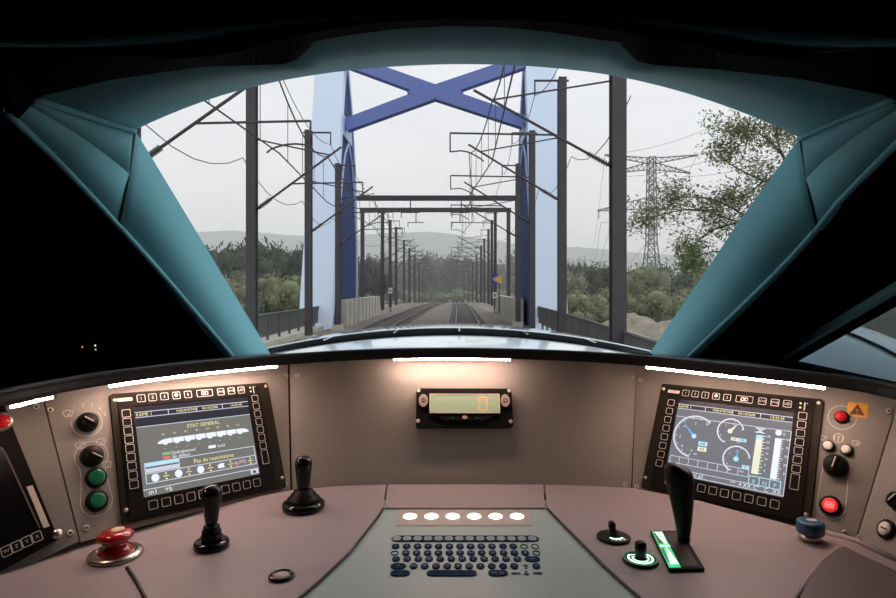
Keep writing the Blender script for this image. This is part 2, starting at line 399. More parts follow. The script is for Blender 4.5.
# ---- black sun-blind housing between header and ceiling lining
VUP = [(-40, 46, 0.742), (60, 50, 0.682), (120, 54, 0.648), (180, 58.5, 0.617), (215, 56, 0.600), (245, 50, 0.587), (275, 41, 0.575), (300, 34.5, 0.570), (370, 23.5, 0.570), (450, 18.5, 0.570), (540, 21, 0.570), (600, 27, 0.570), (650, 37, 0.575), (690, 45.5, 0.591), (699, 45, 0.595), (703, 41.5, 0.595), (711, 40.5, 0.595), (715, 43, 0.595), (718, 51, 0.595), (735, 54.5, 0.612), (790, 58, 0.640), (840, 55, 0.667), (896, 50, 0.699), (960, 46, 0.738)]
vu = resample([at(*p) for p in VUP], 200)
lo2 = [by_px(dl, PX0 + FPX * p.x / p.y) * 0.985 for p in vu]
m = MB().loft(lo2, vu, 0.035, False, vec=(0, .03, .0135))
tag(m.build('sun_blind_housing', 'black'), 'black sun blind housing running across the roof edge above the windscreen', 'sun blind')
# ceiling lining band
CUP = [(-40, 43, .56), (60, 41, .56), (150, 34, .56), (300, 20, .56), (450, 14, .56), (600, 17, .56), (750, 30, .56), (896, 38, .56), (960, 40, .56)]
cu_ = smoothpts([at(*p) for p in CUP], 2)
A = resample([at(*p) for p in VUP if not 698 < p[0] < 720], 120); B = [by_px(cu_, PX0 + FPX * p.x / p.y) for p in A]
A = [p * 1.22 + V((0, 0, -.004)) for p in A]
A = [V((XL, A[0].y, A[0].z + .05))] + A + [V((XR, A[-1].y, A[-1].z + .05))]; B = [V((XL, B[0].y, B[0].z + .05))] + B + [V((XR, B[-1].y, B[-1].z + .05))]
tag(MB().loft(A, B, 0.015, True, vec=(0, .014, .010)).build('trim_4', 'teal'), kind='structure')
# from the band up to the ceiling
Bc = [V((p.x, .55, .68)) for p in B]
tag(MB().loft(B, Bc, 0.02, True, vec=(0, -.014, .012)).build('trim_5', 'ceil'), kind='structure')
for nm, a, r_, b, c_ in (('trim_8', iuL[-1], at(36, 97, .95), vu[0], vu[16]), ('trim_9', iuR[-1], at(893, 97, .95), vu[-1], vu[-17])):
    tag(MB().loft([a.lerp(b, -.35) + V((0, .012, 0)), r_ + V((0, .012, 0)), r_.lerp(c_, .5) + V((0, .02, .01))], [b, b.lerp(c_, .5) + V((0, .02, 0)), c_ + V((0, .02, 0))], 0.02, False, vec=(0, .02, .01)).build(nm, 'black'), kind='structure')
for nm, x0, x1 in (('trim_12', XL, -.70), ('trim_13', .70, XR)):
    tag(MB().box(((x0 + x1) / 2, .905, .44), (x1 - x0, .05, .48)).build(nm, 'black'), kind='structure')
for nm, a, s_ in (('trim_10', iuL[-1], -1), ('trim_11', iuR[-1], 1)):
    tag(MB().box(a + V((s_ * .105, .03, .012)), (.20, .03, .03)).build(nm, 'black'), kind='structure')
for nm, a, b, X in (('trim_6', iuL[-1], vu[0], XL), ('trim_7', iuR[-1], vu[-1], XR)):
    ps = [a, a.lerp(b, .5), b]
    tag(MB().loft(ps, [V((X, p.y, p.z + .12 * (k_ > 0))) for k_, p in enumerate(ps)], 0.02, False, (0, 1, 0)).build(nm, 'black'), kind='structure')

# ---- dashboard hood with a black lip
LIP = [(-90, 432, .70), (0, 405.5, .80), (50, 395, .88), (95, 386.5, .95), (180, 375, 1.07), (270, 366, 1.20), (330, 361.5, 1.25), (385, 359, 1.27), (448, 358, 1.275), (515, 359, 1.27), (580, 361.5, 1.26), (640, 365.5, 1.22), (730, 375.5, 1.09), (800, 383.5, 1.0), (850, 390, .94), (896, 398, .88), (990, 425, .74)]
lip = resample(smoothpts([at(*p) for p in LIP], 2), 60)
hood = thing('dashboard_hood', (0, 1.2, lip[30].z), 'black dashboard hood curving across the cab below the windscreen', 'dashboard')
tip = [p + V((0, 0, .017)) for p in lip]
back = []
for p in tip:
    x = p.x * 1.0; back.append(V((max(min(x * 1.35, .97), -1.1), 2.16 - abs(x) * .18, -.232 + (-.03 if abs(x) > .7 else 0))))
MB().loft(tip, back, 0.012, True, (0, 0, -1)).build('hood_top', 'hood', hood)
f2 = MB()
f2.loft(lip, tip, 0.01, True, (0, 1, 0)); f2.loft(lip, [p + V((0, .12 if abs(p.x) < .5 else .07, .004)) + V((-.06 * (1 if p.x > 0 else -1) * 0 , 0, 0)) for p in lip], 0.006, True, (0, 0, 1))
f2.build('hood_lip', 'hood', hood)
MB().path([p + V((0, .004, .001)) for p in tip], 0.0045, 6).build('edge_trim', 'seam', hood)

# ---- warm light strips under the lip
def strip(px0, px1, label, n=14):
    pts = [by_px(lip, px0 + (px1 - px0) * k / (n - 1)) for k in range(n)]
    pts = [p + V((0, .034, -.0052)) for p in pts]
    t = thing('light_strip', pts[n // 2] + V((0, 0, .003)), label, 'lamp', 'warm light strips under the dashboard hood')
    MB().path([p + V((0, .009, .0018)) for p in pts], 0.0035, 6).build('housing', 'blacksat', t)
    MB().path(pts, 0.0022, 8).build('diffuser', 'strip', t)
strip(97, 272, 'glowing warm light strip over the train status screen')
strip(392, 512, 'glowing warm light strip over the speed display')
strip(652, 838, 'glowing warm light strip over the gauge screen')
strip(-8, 36, 'glowing warm light strip over the switched off screen', 8)

# ---- instrument panels
seamL0, seamL1 = FL.hit(45, 402), FL.hit(80, 536.5)
seamR0, seamR1 = FR.hit(893, 416), FR.hit(853, 539)
def panelpoly(fr, pxs): return [fr.loc(*p) for p in pxs]
pl = thing('instrument_panel', FL.hit(190, 500), 'grey instrument panel holding the train status screen', 'panel')
pr = thing('instrument_panel', FR.hit(730, 500), 'grey instrument panel holding the gauge screen', 'panel')
T = .0015                                    # gap of the seams
FLp = Frame(FL.p(0, 0, -.004), FL.u, FL.v); FRp = Frame(FR.p(0, 0, -.004), FR.u, FR.v)
MB().prism(FLp, panelpoly(FLp, [(44, 398), (46, 389), (108, 378), (200, 365), (287.5, 357), (290.5, 492), (200, 511), (124, 531), (81, 542)]), -.012, 0).build('face', 'panel', pl)
MB().prism(FRp, panelpoly(FRp, [(637, 360), (720, 369), (820, 381), (897, 396), (893, 416), (853.5, 545), (810, 533), (700, 505), (632, 492)]), -.012, 0).build('face', 'panel', pr)
# centre panel between them
c0, c1 = FLp.hit(290, 372), FLp.hit(292.5, 490); c2, c3 = FRp.hit(635, 372), FRp.hit(630, 490)
FC = Frame((c0 + c1 + c2 + c3) / 4, (c2 + c3) - (c0 + c1), (c0 + c2) - (c1 + c3))
pc = thing('instrument_panel', FC.p(0, -.13), 'plain grey centre panel behind the small speed display', 'panel')
MB().prism(FC, [FC.loc(*q) for q in [(289.5, 355), (637, 355), (630.8, 494), (292, 494)]], -.012, 0).build('face', 'panel', pc)
MB().prism(Frame(FC.p(0, 0, -.024), FC.u, FC.v), [FC.loc(*q) for q in [(270, 350), (656, 350), (650, 498), (272, 498)]], -.006, 0).build('backing_board', 'seam', pc)
# outer panels
FLo = plane3(seamL1, seamL0, onz(0, 573, ZD)); 
if FLo.n.x < 0: FLo = Frame(FLo.o, -FLo.u, FLo.v)
tL = (onz(0, 573, ZD) - seamL1); upL = (seamL0 - seamL1)
FLo = Frame(seamL1, -tL, upL)
if FLo.n.dot(-seamL1) < 0: FLo = Frame(seamL1, tL, upL)
tR = (onz(896, 562, ZD) - seamR1); upR = (seamR0 - seamR1)
FRo = Frame(seamR1, tR, upR)
if FRo.n.dot(-seamR1) < 0: FRo = Frame(seamR1, -tR, upR)
plo = thing('instrument_panel', seamL1, 'grey end panel holding the switched off screen', 'panel')
MB().prism(FLo, [FLo.loc(*q) for q in [(43.5, 403), (45, 392), (20, 398), (-60, 425), (-60, 640), (0, 580), (79, 541)]], -.012, 0).build('face', 'panel', plo)
pro = thing('instrument_panel', seamR1, 'grey end panel holding the key switch', 'panel')
MB().prism(FRo, [FRo.loc(*q) for q in [(894.5, 416), (897, 398), (940, 408), (990, 640), (896, 570), (855, 545)]], -.012, 0).build('face', 'panel', pro)

# panel screws
def screw(parent, fr, px, py, r=.0045):
    a, b = fr.loc(px, py); f = fr.sub(a, b)
    s = MB().lathe(f, [(r, 0), (r, .002), (r * .6, .0028), (r * .45, .0012), (0, .0012)], 16).build('screw', 'screw', parent)
    MB().lathe(fr.sub(a, b, .0013), [(r * .42, 0), (r * .3, .0006), (0, .0006)], 8).build('socket', 'dark', s)
for q in [(285, 484), (286, 376), (86, 528), (50, 410)]: screw(pl, FLp, *q)
for q in [(637, 487), (641, 380), (845, 533), (889, 411)]: screw(pr, FRp, *q)
for q in [(297, 376), (625, 485), (632, 378)]: screw(pc, FC, *q)
for q in [(70, 533), (36, 407)]: screw(plo, FLo, *q)
for q in [(859, 538)]: screw(pro, FRo, *q)

# ---- desk tops
HD = hframe((0, 0, ZD)); HK = hframe((0, 0, ZK))
def D(px, py): p = onz(px, py, ZD); return (p.x, p.y)
def K(px, py): p = onz(px, py, ZK); return (p.x, p.y)
dl_ = thing('desk_top', onz(200, 560, ZD), 'mauve grey desk top with two black joysticks and the red stop button', 'desk')
dr_ = thing('desk_top', onz(740, 560, ZD), 'mauve grey desk top with the tall lever and blue knob', 'desk')
LB = [D(*q) for q in [(386, 484.5), (340, 486), (292, 490), (200, 508.5), (124, 528.5), (85, 538), (60, 547), (0, 573), (-120, 630), (-160, 760), (60, 900)]]
inner_l = [D(*q) for q in [(251, 640), (296, 600), (322, 578), (350, 551.5), (367, 530), (378, 516), (383, 508)]]
MB().prism(HD, LB + inner_l, -.05, 0).build('surface', 'desk', dl_)
RB = [D(*q) for q in [(545, 484.5), (590, 486), (632, 488), (700, 501), (809, 530), (855, 542), (896, 561), (980, 600), (1020, 760), (860, 900)]]
inner_r = [D(*q) for q in [(687, 640), (643, 600), (604, 565), (578, 539), (559, 520), (547.5, 508)]]
MB().prism(HD, RB + inner_r, -.05, 0).build('surface', 'desk', dr_)
# edge beads beside the keyboard panel
for par, pts, nm in ((dl_, inner_l, 'edge_bead'), (dr_, inner_r, 'edge_bead')):
    MB().path([V((x, y, ZD - .001)) for x, y in pts], .0022, 6).build(nm, 'seam', par)
# grooves of the arm rests
gl = smoothpts([onz(*q, ZD) + V((0, 0, .0005)) for q in [(127, 568), (132, 575), (138, 585), (146, 600), (158, 625)]], 2)
MB().path(gl, .0028, 6).build('groove', 'seam', dl_)
# raised arm rest pad at the far end of the desk
ar = thing('arm_rest', onz(870, 590, ZD), 'dark raised arm rest pad below the key switch', 'arm rest')
pad = [(797, 604), (806, 585), (822, 565), (838, 552.5), (846, 551), (896, 577), (960, 610), (900, 690), (770, 660)]
MB().prism(HD, [D(*q) for q in pad], 0.0005, .007).build('pad', 'deskdark', ar)
MB().path([onz(*q, ZD) + V((0, 0, .004)) for q in [(797, 604), (806, 585), (822, 565), (838, 552.5), (846, 551), (896, 577)]], .004, 8).build('rim', 'desk', ar)
# light foot rail where panels meet the desk
for par, q in ((dl_, [(0, 572), (62, 547), (88, 537.5), (125, 528), (150, 521)]), (dr_, [(812, 529), (856, 541), (900, 562)])):
    pts = [onz(*w, ZD) + V((0, -.004, .0)) for w in q]
    MB().path(pts, .006, 8).build('cove', 'desk', par)

# ---- keyboard console: sunk panel, lamp ledge
kc = thing('keyboard_console', onz(464, 560, ZK), 'pale green grey sunk panel between the two desk tops', 'console')
kp = [K(*q) for q in [(381, 505), (366, 530), (347, 554), (318, 582), (293, 603), (240, 650), (240, 760), (700, 760), (700, 650), (648, 603), (608, 567), (581, 541), (561, 521), (549, 506), (549, 500), (381, 500)]]
MB().prism(HK, kp, -.02, 0).build('panel', 'kpanel', kc)
lg = [D(*q) for q in [(388, 484.5), (543, 484.5), (545, 507.5), (385, 507.5)]]
MB().prism(HD, lg, -.012, 0).build('ledge', 'desk', kc)
MB().path([onz(385, 508.2, ZK) + V((0, 0, .001)), onz(545, 508.2, ZK) + V((0, 0, .001))], .0016, 6).build('ledge_seam', 'seam', kc)  # dark line along the front edge of the ledge
leds = thing('led_strip', onz(464, 517, ZK), 'row of six glowing warm lamps under the ledge above the keyboard', 'lamp')
MB().prism(HK, [K(398, 510), (K(530, 510)), K(532, 526), K(396, 526)], .0003, .0008).build('carrier', 'ledbase', leds)
for i in range(6):
    f = hframe(onz(410 + (517 - 410) * i / 5, 517, ZK) + V((0, 0, .0009)))
    MB().lathe(f, [(.0122, 0), (.0118, .0012), (.0092, .0026), (.005, .0034), (0, .0036)], 24).build('led', 'led', leds)

# ---- keyboard printed on the console
kb = thing('keyboard', onz(464, 556, ZK), 'flat keyboard of oval dark blue keys on the sunk panel', 'keyboard')
def kpos(zx, zy): return K(385 + zx / 5.43, 525 + zy / 5.43)
def key(zx, zy, w, h=27, label='', outline=False, shape='oval', lsize=.0085):
    x0, y0 = kpos(zx - w / 2, zy); x1, _ = kpos(zx + w / 2, zy); _, yt = kpos(zx, zy - h / 2); _, yb_ = kpos(zx, zy + h / 2)
    cx, cy = kpos(zx, zy); W, H = x1 - x0, yt - yb_; cy = (yt + yb_) / 2
    pl_ = disc(cx, cy, W / 2, 20, H / W) if shape == 'oval' else rrect(cx, cy, W, H, H * .48, 5)
    mb = MB()
    if outline:
        k = 1 - .0022 / min(W, H) * 1.6
        mb.ringprism(HK, pl_, [(cx + (a - cx) * (1 - .0026 / W), cy + (b - cy) * (1 - .0026 / H)) for a, b in pl_], .0004, .0012)
    else: mb.prism(HK, pl_, .0004, .0016)
    o = mb.build('key', 'keyblue', kb)
    if label:
        f = hframe((0, 0, ZK + (.0017 if not outline else .0005)))
        MB_t = text(MB(), f, label, cx, cy, lsize, 0.0002)
        if MB_t.v: MB_t.build('legend', 'keylight' if not outline else 'keyblue', o)
# function row: a dark bar with pale cells
bx0, by = kpos(35, 77); bx1, _ = kpos(836, 77); _, bt = kpos(400, 60); _, bb = kpos(400, 94)
MB().prism(HK, rrect((bx0 + bx1) / 2, (bt + bb) / 2, bx1 - bx0, bt - bb, (bt - bb) * .48, 6), .0004, .0010).build('function_bar', 'keyblue', kb)
fl = ['ESC'] + ['F%d' % i for i in range(1, 13)] + ['SUPP']
for i, t in enumerate(fl):
    zx = 64 + i * 56.6; cx, cy = kpos(zx, 77); W = kpos(zx + 22, 77)[0] - kpos(zx - 22, 77)[0]; H = (bt - bb) * .66
    o = MB().prism(HK, rrect(cx, (bt + bb) / 2, W, H, H * .35, 4), .0011, .0016).build('key', 'keylight', kb)
    text(MB(), hframe((0, 0, ZK + .0017)), t, cx, (bt + bb) / 2, .0055, .0002).build('legend', 'keyblue', o)
for i, t in enumerate('1234567890-+'): key([58, 118, 177, 234, 291, 350, 407, 465, 523, 581, 641, 697][i], 119, 42, 27, t)
key(756, 119, 44, 22, '', True, 'bar'); key(815, 119, 40, 26, '', True)
key(53, 155, 42, 24, '', True)
for i, t in enumerate('AZERTYUIOP^$'): key([113, 172, 231, 290, 350, 408, 467, 525, 584, 644, 702, 761][i], 155, 42, 27, t)
key(822, 155, 40, 26, '', True)
for i, t in enumerate('!QSDFGHJKLM%'): key([60, 121, 181, 240, 300, 360, 419, 479, 539, 598, 658, 719][i], 188, 42, 27, t)
key(800, 188, 82, 27, '<-', False, 'bar')
key(72, 227, 84, 30, '>', False, 'bar')
for i, t in enumerate('WXCVBN?.:=<'): key([155, 216, 277, 338, 397, 457, 518, 580, 641, 702, 822][i], 227, 43, 30, t)
key(82, 265, 106, 30, ':', False, 'bar'); key(362, 265, 272, 30, '', False, 'bar'); key(613, 265, 106, 30, 'Alt Gr', False, 'bar', .0075)
def arrow(zx, zy, rot, s=22):
    cx, cy = kpos(zx, zy); L = (kpos(zx + s, zy)[0] - cx) * 1.15
    pts = [(1, 0), (.2, .62), (.2, .28), (-1, .28), (-1, -.28), (.2, -.28), (.2, -.62)]
    c, sn = math.cos(rot), math.sin(rot)
    pts = [(cx + L * (a * c - b * sn), cy + L * (a * sn + b * c)) for a, b in pts]
    inn = [(cx + (a - cx) * .80, cy + (b - cy) * .62) for a, b in pts] if abs(math.sin(rot)) < .5 else [(cx + (a - cx) * .62, cy + (b - cy) * .80) for a, b in pts]
    MB().ringprism(HK, pts, inn, .0004, .0012).build('key', 'keyblue', kb)
arrow(710, 265, math.pi); arrow(830, 265, 0); arrow(764, 227, math.pi / 2, 20); arrow(768, 265, -math.pi / 2, 20)
# ---- the two lit screens: same hardware, layout in metres about the bezel centre
def display(fr, w, h, ox, label, lit):
    f = Frame(fr.p(0, 0, -.0035), fr.u, fr.v)
    t = thing('display_screen', f.p(0, -h / 2), label, 'screen', None)
    b = MB(); b.prism(f, rrect(0, 0, w, h, .005), 0.0, .006); b.build('bezel', 'bezel2', t)
    MB().ringprism(f, rrect(ox, 0, w - .034, h - .012, .004), rrect(ox - .003, .0045, .222, .159, .003), .0062, .0085).build('keypad_frame', 'bezel', t)
    sf = Frame(f.p(ox - .003, .0045, .0064), f.u, f.v)
    sc = MB().prism(sf, rrect(0, 0, .219, .156, .001), 0, .0008).build('screen', lit, t)
    bf = Frame(f.p(0, 0, .0087), f.u, f.v)
    def button(x, y, bw=.0145, bh=.0135, sym=''):
        o = MB().prism(bf, rrect(x, y, bw, bh, .002), 0, .0012).build('button', 'bezel', t)
        f3 = Frame(bf.p(0, 0, .0012), f.u, f.v)
        m = MB().ringprism(f3, rrect(x, y, bw, bh, .002), rrect(x, y, bw - .0016, bh - .0016, .0015), .0001, .0006)
        if sym == 'book': poly2(m, f3, [(x - .006, y - .003), (x - .006, y + .003), (x - .001, y + .003), (x - .001, y - .003), (x + .001, y - .003), (x + .001, y + .003), (x + .006, y + .003), (x + .006, y - .003)], .0014, True)
        elif sym == 'dot': m.prism(f3, disc(x, y + .001, .0034, 12), .0001, .0005)
        elif sym: text(m, f3, sym, x, y, .0075, .0003)
        m.build('outline', 'line', o)
    for i, x in enumerate((-.100, -.080, -.059, -.037, -.015)): button(x + ox, .0965, sym=('1', '2', '3', 'dot', 'S')[i])
    button(.018 + ox, .0965, .032, .0135, 'book')
    for x, s in ((.051, 'V>0'), (.0735, 'V=0'), (.095, 'UD')): button(x + ox, .0965, sym=s)
    nl = 9 if ox < 0 else 8
    for i in range(nl): button(-.1275 + ox, .072 - i * (.0152 if nl == 9 else .0185))
    for i, s in enumerate(('0', '1', '2', '3', '4', '5', '6')): button(.1225 + ox, .077 - i * .0162, sym='')
    button(.1225 + ox, -.043, .0145, .028)
    for i in range(10): button(-.1005 + i * .0218 + ox, -.0885, .0152, .0148)
    m = MB().prism(bf, rrect(-.127 + ox, .097, .025, .006, .001), .0001, .0006); m.build('badge', 'glowlabel', t)
    m = MB(); text(m, bf, 'SYSTEME', -.127 + ox, .097, .0042, .0009); m.build('badge_lettering', 'maroon', t)
    m = MB()
    for j in range(2):
        m.prism(bf, disc(.1165 + ox, .1005 - j * .008, .0018, 10), .0001, .0006)
    m.build('indicator_dot', 's_y', t)
    m = MB(); poly2(m, bf, [(.1235 + ox, .103), (.1235 + ox, .088)], .0018); text(m, bf, '+', .1275 + ox, .101, .006); m.build('brightness_mark', 'line', t)
    for x, y in ((-w / 2 + .0065, h / 2 - .012), (w / 2 - .0065, h / 2 - .008), (w / 2 - .0065, -h / 2 + .02), (-w / 2 + .0065, -h / 2 + .022)):
        MB().lathe(f.sub(x, y, .006), [(.0034, 0), (.0034, .0015), (.002, .0022), (0, .0022)], 14).build('screw', 'screw', t)
    return t, sc, sf
W0, H0 = .219, .156
def S(s, t): return ((s - .5) * W0, (.5 - t) * H0)
dL, scL, sfL = display(FL, .31, .2191, -.006, 'lit screen showing the white train diagram and yellow writing', 'scr_l')
dR, scR, sfR = display(FR, .31, .2271, .0035, 'lit screen showing round gauges and two bar scales', 'scr_r')
def seglist(sf, lines, w, m, parent, nm, c=.0009):
    b = MB()
    for pts in lines: poly2(b, sf, [S(*p) for p in pts], w, False, c, c + .0003)
    return b.build(nm, m, parent)
def boxes(sf, rects, m, parent, nm, c=.0009):
    b = MB()
    for s0, t0, s1, t1 in rects:
        (a, e), (a2, e2) = S(s0, t0), S(s1, t1); b.prism(sf, [(a, e), (a2, e), (a2, e2), (a, e2)], c, c + .0003)
    return b.build(nm, m, parent)
def words_(sf, items, m, parent, nm, c=.0014):
    for t, s, y, size in items:
        b = MB(); a, e = S(s, y); text(b, sf, t, a, e, size, c); b.build(nm, m, parent)
def header(sf, sc):
    boxes(sf, [(0, 0, 1, .125)], 'scr_d', sc, 'header_band')
    seglist(sf, [[(0, .065), (1, .065)], [(0, .125), (1, .125)], [(.265, .065), (.265, .125)], [(.51, .065), (.51, .125)], [(.745, .065), (.745, .125)], [(0, .235), (1, .235)]], .0012, 's_l', sc, 'rule', .0013)
    words_(sf, [('RAME 1', .07, .096, .0085), ('PARAMETRE', .42, .096, .007), ('04/10/2008', .63, .096, .007), ('14:35:45', .88, .096, .0075)], 's_y', sc, 'lettering')
header(sfL, scL); header(sfR, scR)
# left picture
boxes(sfL, [(0, .125, 1, .235)], 'scr_d', scL, 'title_band')
words_(sfL, [('ETAT GENERAL', .55, .29, .0092), ('Pas de restrictions', .60, .712, .0105)] + [(w, .20 + .095 * i, .35, .005) for i, w in enumerate(('M1', 'R1', 'R2', 'R3', 'R4', 'R5', 'R6', 'M2'))], 's_y', scL, 'lettering')
for i in range(8):
    a0, a1 = .18 + .095 * i, .18 + .095 * (i + 1) - .006
    if i == 0: pg = [(.145, .445), (.165, .42), (.20, .405), (a1, .40), (a1, .455), (.165, .455)]
    elif i == 7: pg = [(a0, .40), (a1 - .01, .405), (.945, .42), (.965, .445), (.945, .455), (a0, .455)]
    else: pg = [(a0, .40), (a1, .40), (a1, .455), (a0, .455)]
    MB().prism(sfL, [S(*p) for p in pg], .0010, .0013).prism(sfL, [S(a0 + .012, .453), S(a0 + .05, .453), S(a0 + .045, .470), S(a0 + .017, .470)], .0010, .00125).build('carriage_diagram', 's_w', scL)
words_(sfL, [('-', .20 + .095 * i, .51, .009) for i in range(8)], 's_y', scL, 'lettering')
boxes(sfL, [(.175, .555, .235, .585)], 's_g', scL, 'legend_swatch'); boxes(sfL, [(.175, .60, .235, .63)], 's_r', scL, 'legend_swatch'); boxes(sfL, [(.565, .555, .63, .59)], 's_w', scL, 'legend_swatch')
words_(sfL, [('Opérationnel', .345, .572, .0085), ('En défaut', .325, .618, .0085), ('Isolé', .68, .575, .0085)], 's_w', scL, 'lettering')
seglist(sfL, [[(.03, .645), (.985, .645), (.985, .865), (.03, .865), (.03, .645)], [(.03, .76), (.985, .76)], [(.30, .645), (.30, .76)], [(0, .925), (1, .925)]], .0014, 's_l', scL, 'rule')
boxes(sfL, [(.035, .65, .297, .685)], 's_c', scL, 'status_bar'); boxes(sfL, [(.035, .705, .297, .75)], 's_l', scL, 'status_bar')
for i in range(4):
    s0 = .10 + .185 * i; b = MB()
    if i < 3: b.prism(sfL, disc(*S(s0, .815), .0068, 16), .0010, .0013)
    else: b.prism(sfL, [S(s0 - .03, .84), S(s0 - .035, .80), S(s0, .785), S(s0 + .03, .79), S(s0 + .02, .815), S(s0 + .03, .84)], .0010, .0013)
    b.build('symbol', 's_w', scL)
words_(sfL, [('AUTO', .83, .815, .009)], 's_l', scL, 'symbol'); seglist(sfL, [[(.79, .85), (.87, .785)]], .0018, 's_r', scL, 'symbol_stroke', .0018)
for i in range(5):
    s0 = .185 + .185 * i if i < 4 else .93; b = MB()
    poly2(b, sfL, [S(s0 - .022, .815), S(s0 + .022, .815)], .0014, False, .001, .0013); b.prism(sfL, disc(*S(s0, .785), .0016, 8), .001, .0013); b.prism(sfL, disc(*S(s0, .845), .0016, 8), .001, .0013)
    b.build('divide_sign', 's_y', scL)
boxes(sfL, [(.915, .93, .99, .985)], 's_l', scL, 'icon_box')
b = MB().prism(sfL, [S(.935, .975), S(.935, .955), S(.95, .938), S(.965, .955), S(.965, .975)], .0014, .0018); b.build('house_icon', 's_k', scL)
words_(sfL, [('m1', .07, .962, .012), ('+b', .19, .962, .012)], 's_w', scL, 'lettering')
# right picture
b = MB()
def gauge(cx, cy, r, a0, a1, needle, nlen, ticks, m):
    c = S(cx, cy)
    pts = [(c[0] + r * math.cos(math.radians(a0 + (a1 - a0) * k / 40)), c[1] + r * math.sin(math.radians(a0 + (a1 - a0) * k / 40))) for k in range(41)]
    poly2(m, sfR, pts, .0019, False, .001, .0013)
    for k in range(ticks + 1):
        a = math.radians(a0 + (a1 - a0) * k / ticks); e = .84 if k % 5 == 0 else .92
        poly2(m, sfR, [(c[0] + r * math.cos(a), c[1] + r * math.sin(a)), (c[0] + r * e * math.cos(a), c[1] + r * e * math.sin(a))], .0010, False, .001, .0013)
    return c
gc = []
for a_ in ((.205, .47, .042, -95, -310, 0, 0, 40), (.515, .335, .0245, -110, -345, 0, 0, 20), (.60, .665, .0245, -110, -345, 0, 0, 20)):
    b = MB(); gc.append(gauge(*a_, b)); b.build('gauge_dial', 's_w', scR)
def needle(c, ang, l, m, nm):
    a = math.radians(ang); u, v = (math.cos(a), math.sin(a)), (-math.sin(a), math.cos(a))
    MB().prism(sfR, [(c[0] + v[0] * .0028, c[1] + v[1] * .0028), (c[0] + u[0] * l, c[1] + u[1] * l), (c[0] - v[0] * .0028, c[1] - v[1] * .0028)], .0016, .0019).build(nm, m, scR)
    MB().prism(sfR, disc(c[0], c[1], .0048, 16), .0019, .0022).build('needle_hub', 's_p' if m != 's_b' else 's_c', scR)
needle(gc[0], 137, .040, 's_b', 'needle'); needle(gc[1], 52, .020, 's_p', 'needle'); needle(gc[2], 86, .020, 's_b', 'needle')
words_(sfR, [('0', .30, .29, .007), ('2', .20, .30, .007), ('4', .10, .36, .007), ('6', .075, .50, .007), ('8', .11, .62, .007), ('10', .20, .66, .006), ('bar', .245, .69, .006), ('bar', .60, .45, .006), ('bar', .66, .80, .006), ('0', .44, .40, .005), ('5', .47, .27, .005), ('10', .54, .25, .005), ('0', .53, .74, .005), ('5', .54, .61, .005), ('10', .60, .57, .005), ('%', .95, .28, .007), ('kV', .76, .29, .006)] + [(str(v), .835, .335 + i * .068, .006) for i, v in enumerate((30, 25, 20, 15, 10, 5, 0))] + [(str(v), .985, .34 + i * .10, .006) for i, v in enumerate((100, 75, 50, 25, 0))], 's_w', scR, 'lettering')
boxes(sfR, [(.255, .52, .335, .575)], 's_c', scR, 'value_box'); boxes(sfR, [(.255, .59, .335, .645)], 's_p', scR, 'value_box'); boxes(sfR, [(.53, .405, .595, .445)], 's_p', scR, 'value_box'); boxes(sfR, [(.598, .405, .66, .445)], 's_c', scR, 'value_box'); boxes(sfR, [(.655, .72, .715, .76)], 's_c', scR, 'value_box')
words_(sfR, [('4.8', .295, .548, .0075), ('4.8', .295, .618, .0075), ('8.8', .562, .425, .0055), ('8.8', .629, .425, .0055), ('25', .685, .74, .0055)], 's_k', scR, 'lettering', .0018)
boxes(sfR, [(.735, .33, .79, .80)], 's_p', scR, 'bar_scale'); boxes(sfR, [(.735, .33, .79, .375)], 's_c', scR, 'bar_scale_top', .0013); boxes(sfR, [(.885, .335, .935, .82)], 's_w', scR, 'bar_scale')
for i in range(13): b = MB(); poly2(b, sfR, [S(.792, .335 + i * .0375), S(.805 if i % 2 else .815, .335 + i * .0375)], .0012, False, .001, .0013); b.build('scale_tick', 's_w', scR)
for i in range(17): b = MB(); poly2(b, sfR, [S(.937, .34 + i * .029), S(.948 if i % 4 else .96, .34 + i * .029)], .0012, False, .001, .0013); b.build('scale_tick', 's_w', scR)
b = MB().prism(sfR, disc(*S(.905, .27), .0055, 14), .001, .0013); b.build('wheel_icon', 's_w', scR); b = MB()
poly2(b, sfR, [S(.72, .25), S(.80, .25)], .0014, False, .001, .0013); poly2(b, sfR, [S(.72, .30), S(.80, .30)], .0014, False, .001, .0013); poly2(b, sfR, [S(.735, .25), S(.785, .30)], .0014, False, .001, .0013); poly2(b, sfR, [S(.785, .25), S(.735, .30)], .0014, False, .001, .0013)
b.build('line_icon', 's_w', scR)
rows = [[(.02, .765), (.715, .765), (.715, .85), (.02, .85), (.02, .765)]] + [[(.02 + .0869 * i, .765), (.02 + .0869 * i, .85)] for i in range(1, 8)]
seglist(sfR, rows, .0012, 's_l', scR, 'box_row'); seglist(sfR, [[(.725, .83), (.97, .83), (.97, .925), (.725, .925), (.725, .83)], [(.807, .83), (.807, .925)], [(.888, .83), (.888, .925)]], .0014, 's_c', scR, 'box_row')
words_(sfR, [('0', .765, .89, .010), ('N', .85, .89, .010), ('P', .93, .89, .010)], 's_c', scR, 'lettering')
seglist(sfR, [[(0, .925), (.72, .925)], [(0, .985), (1, .985)], [(1.0, .235), (1.0, .985)]], .0012, 's_l', scR, 'rule')
words_(sfR, [('g1 g2', .30, .955, .010), ('***', .60, .955, .008), ('4 XX', .70, .955, .010), ('C"', .79, .958, .010), ('C', .87, .958, .010), ('XX', .95, .958, .010)], 's_w', scR, 'lettering')

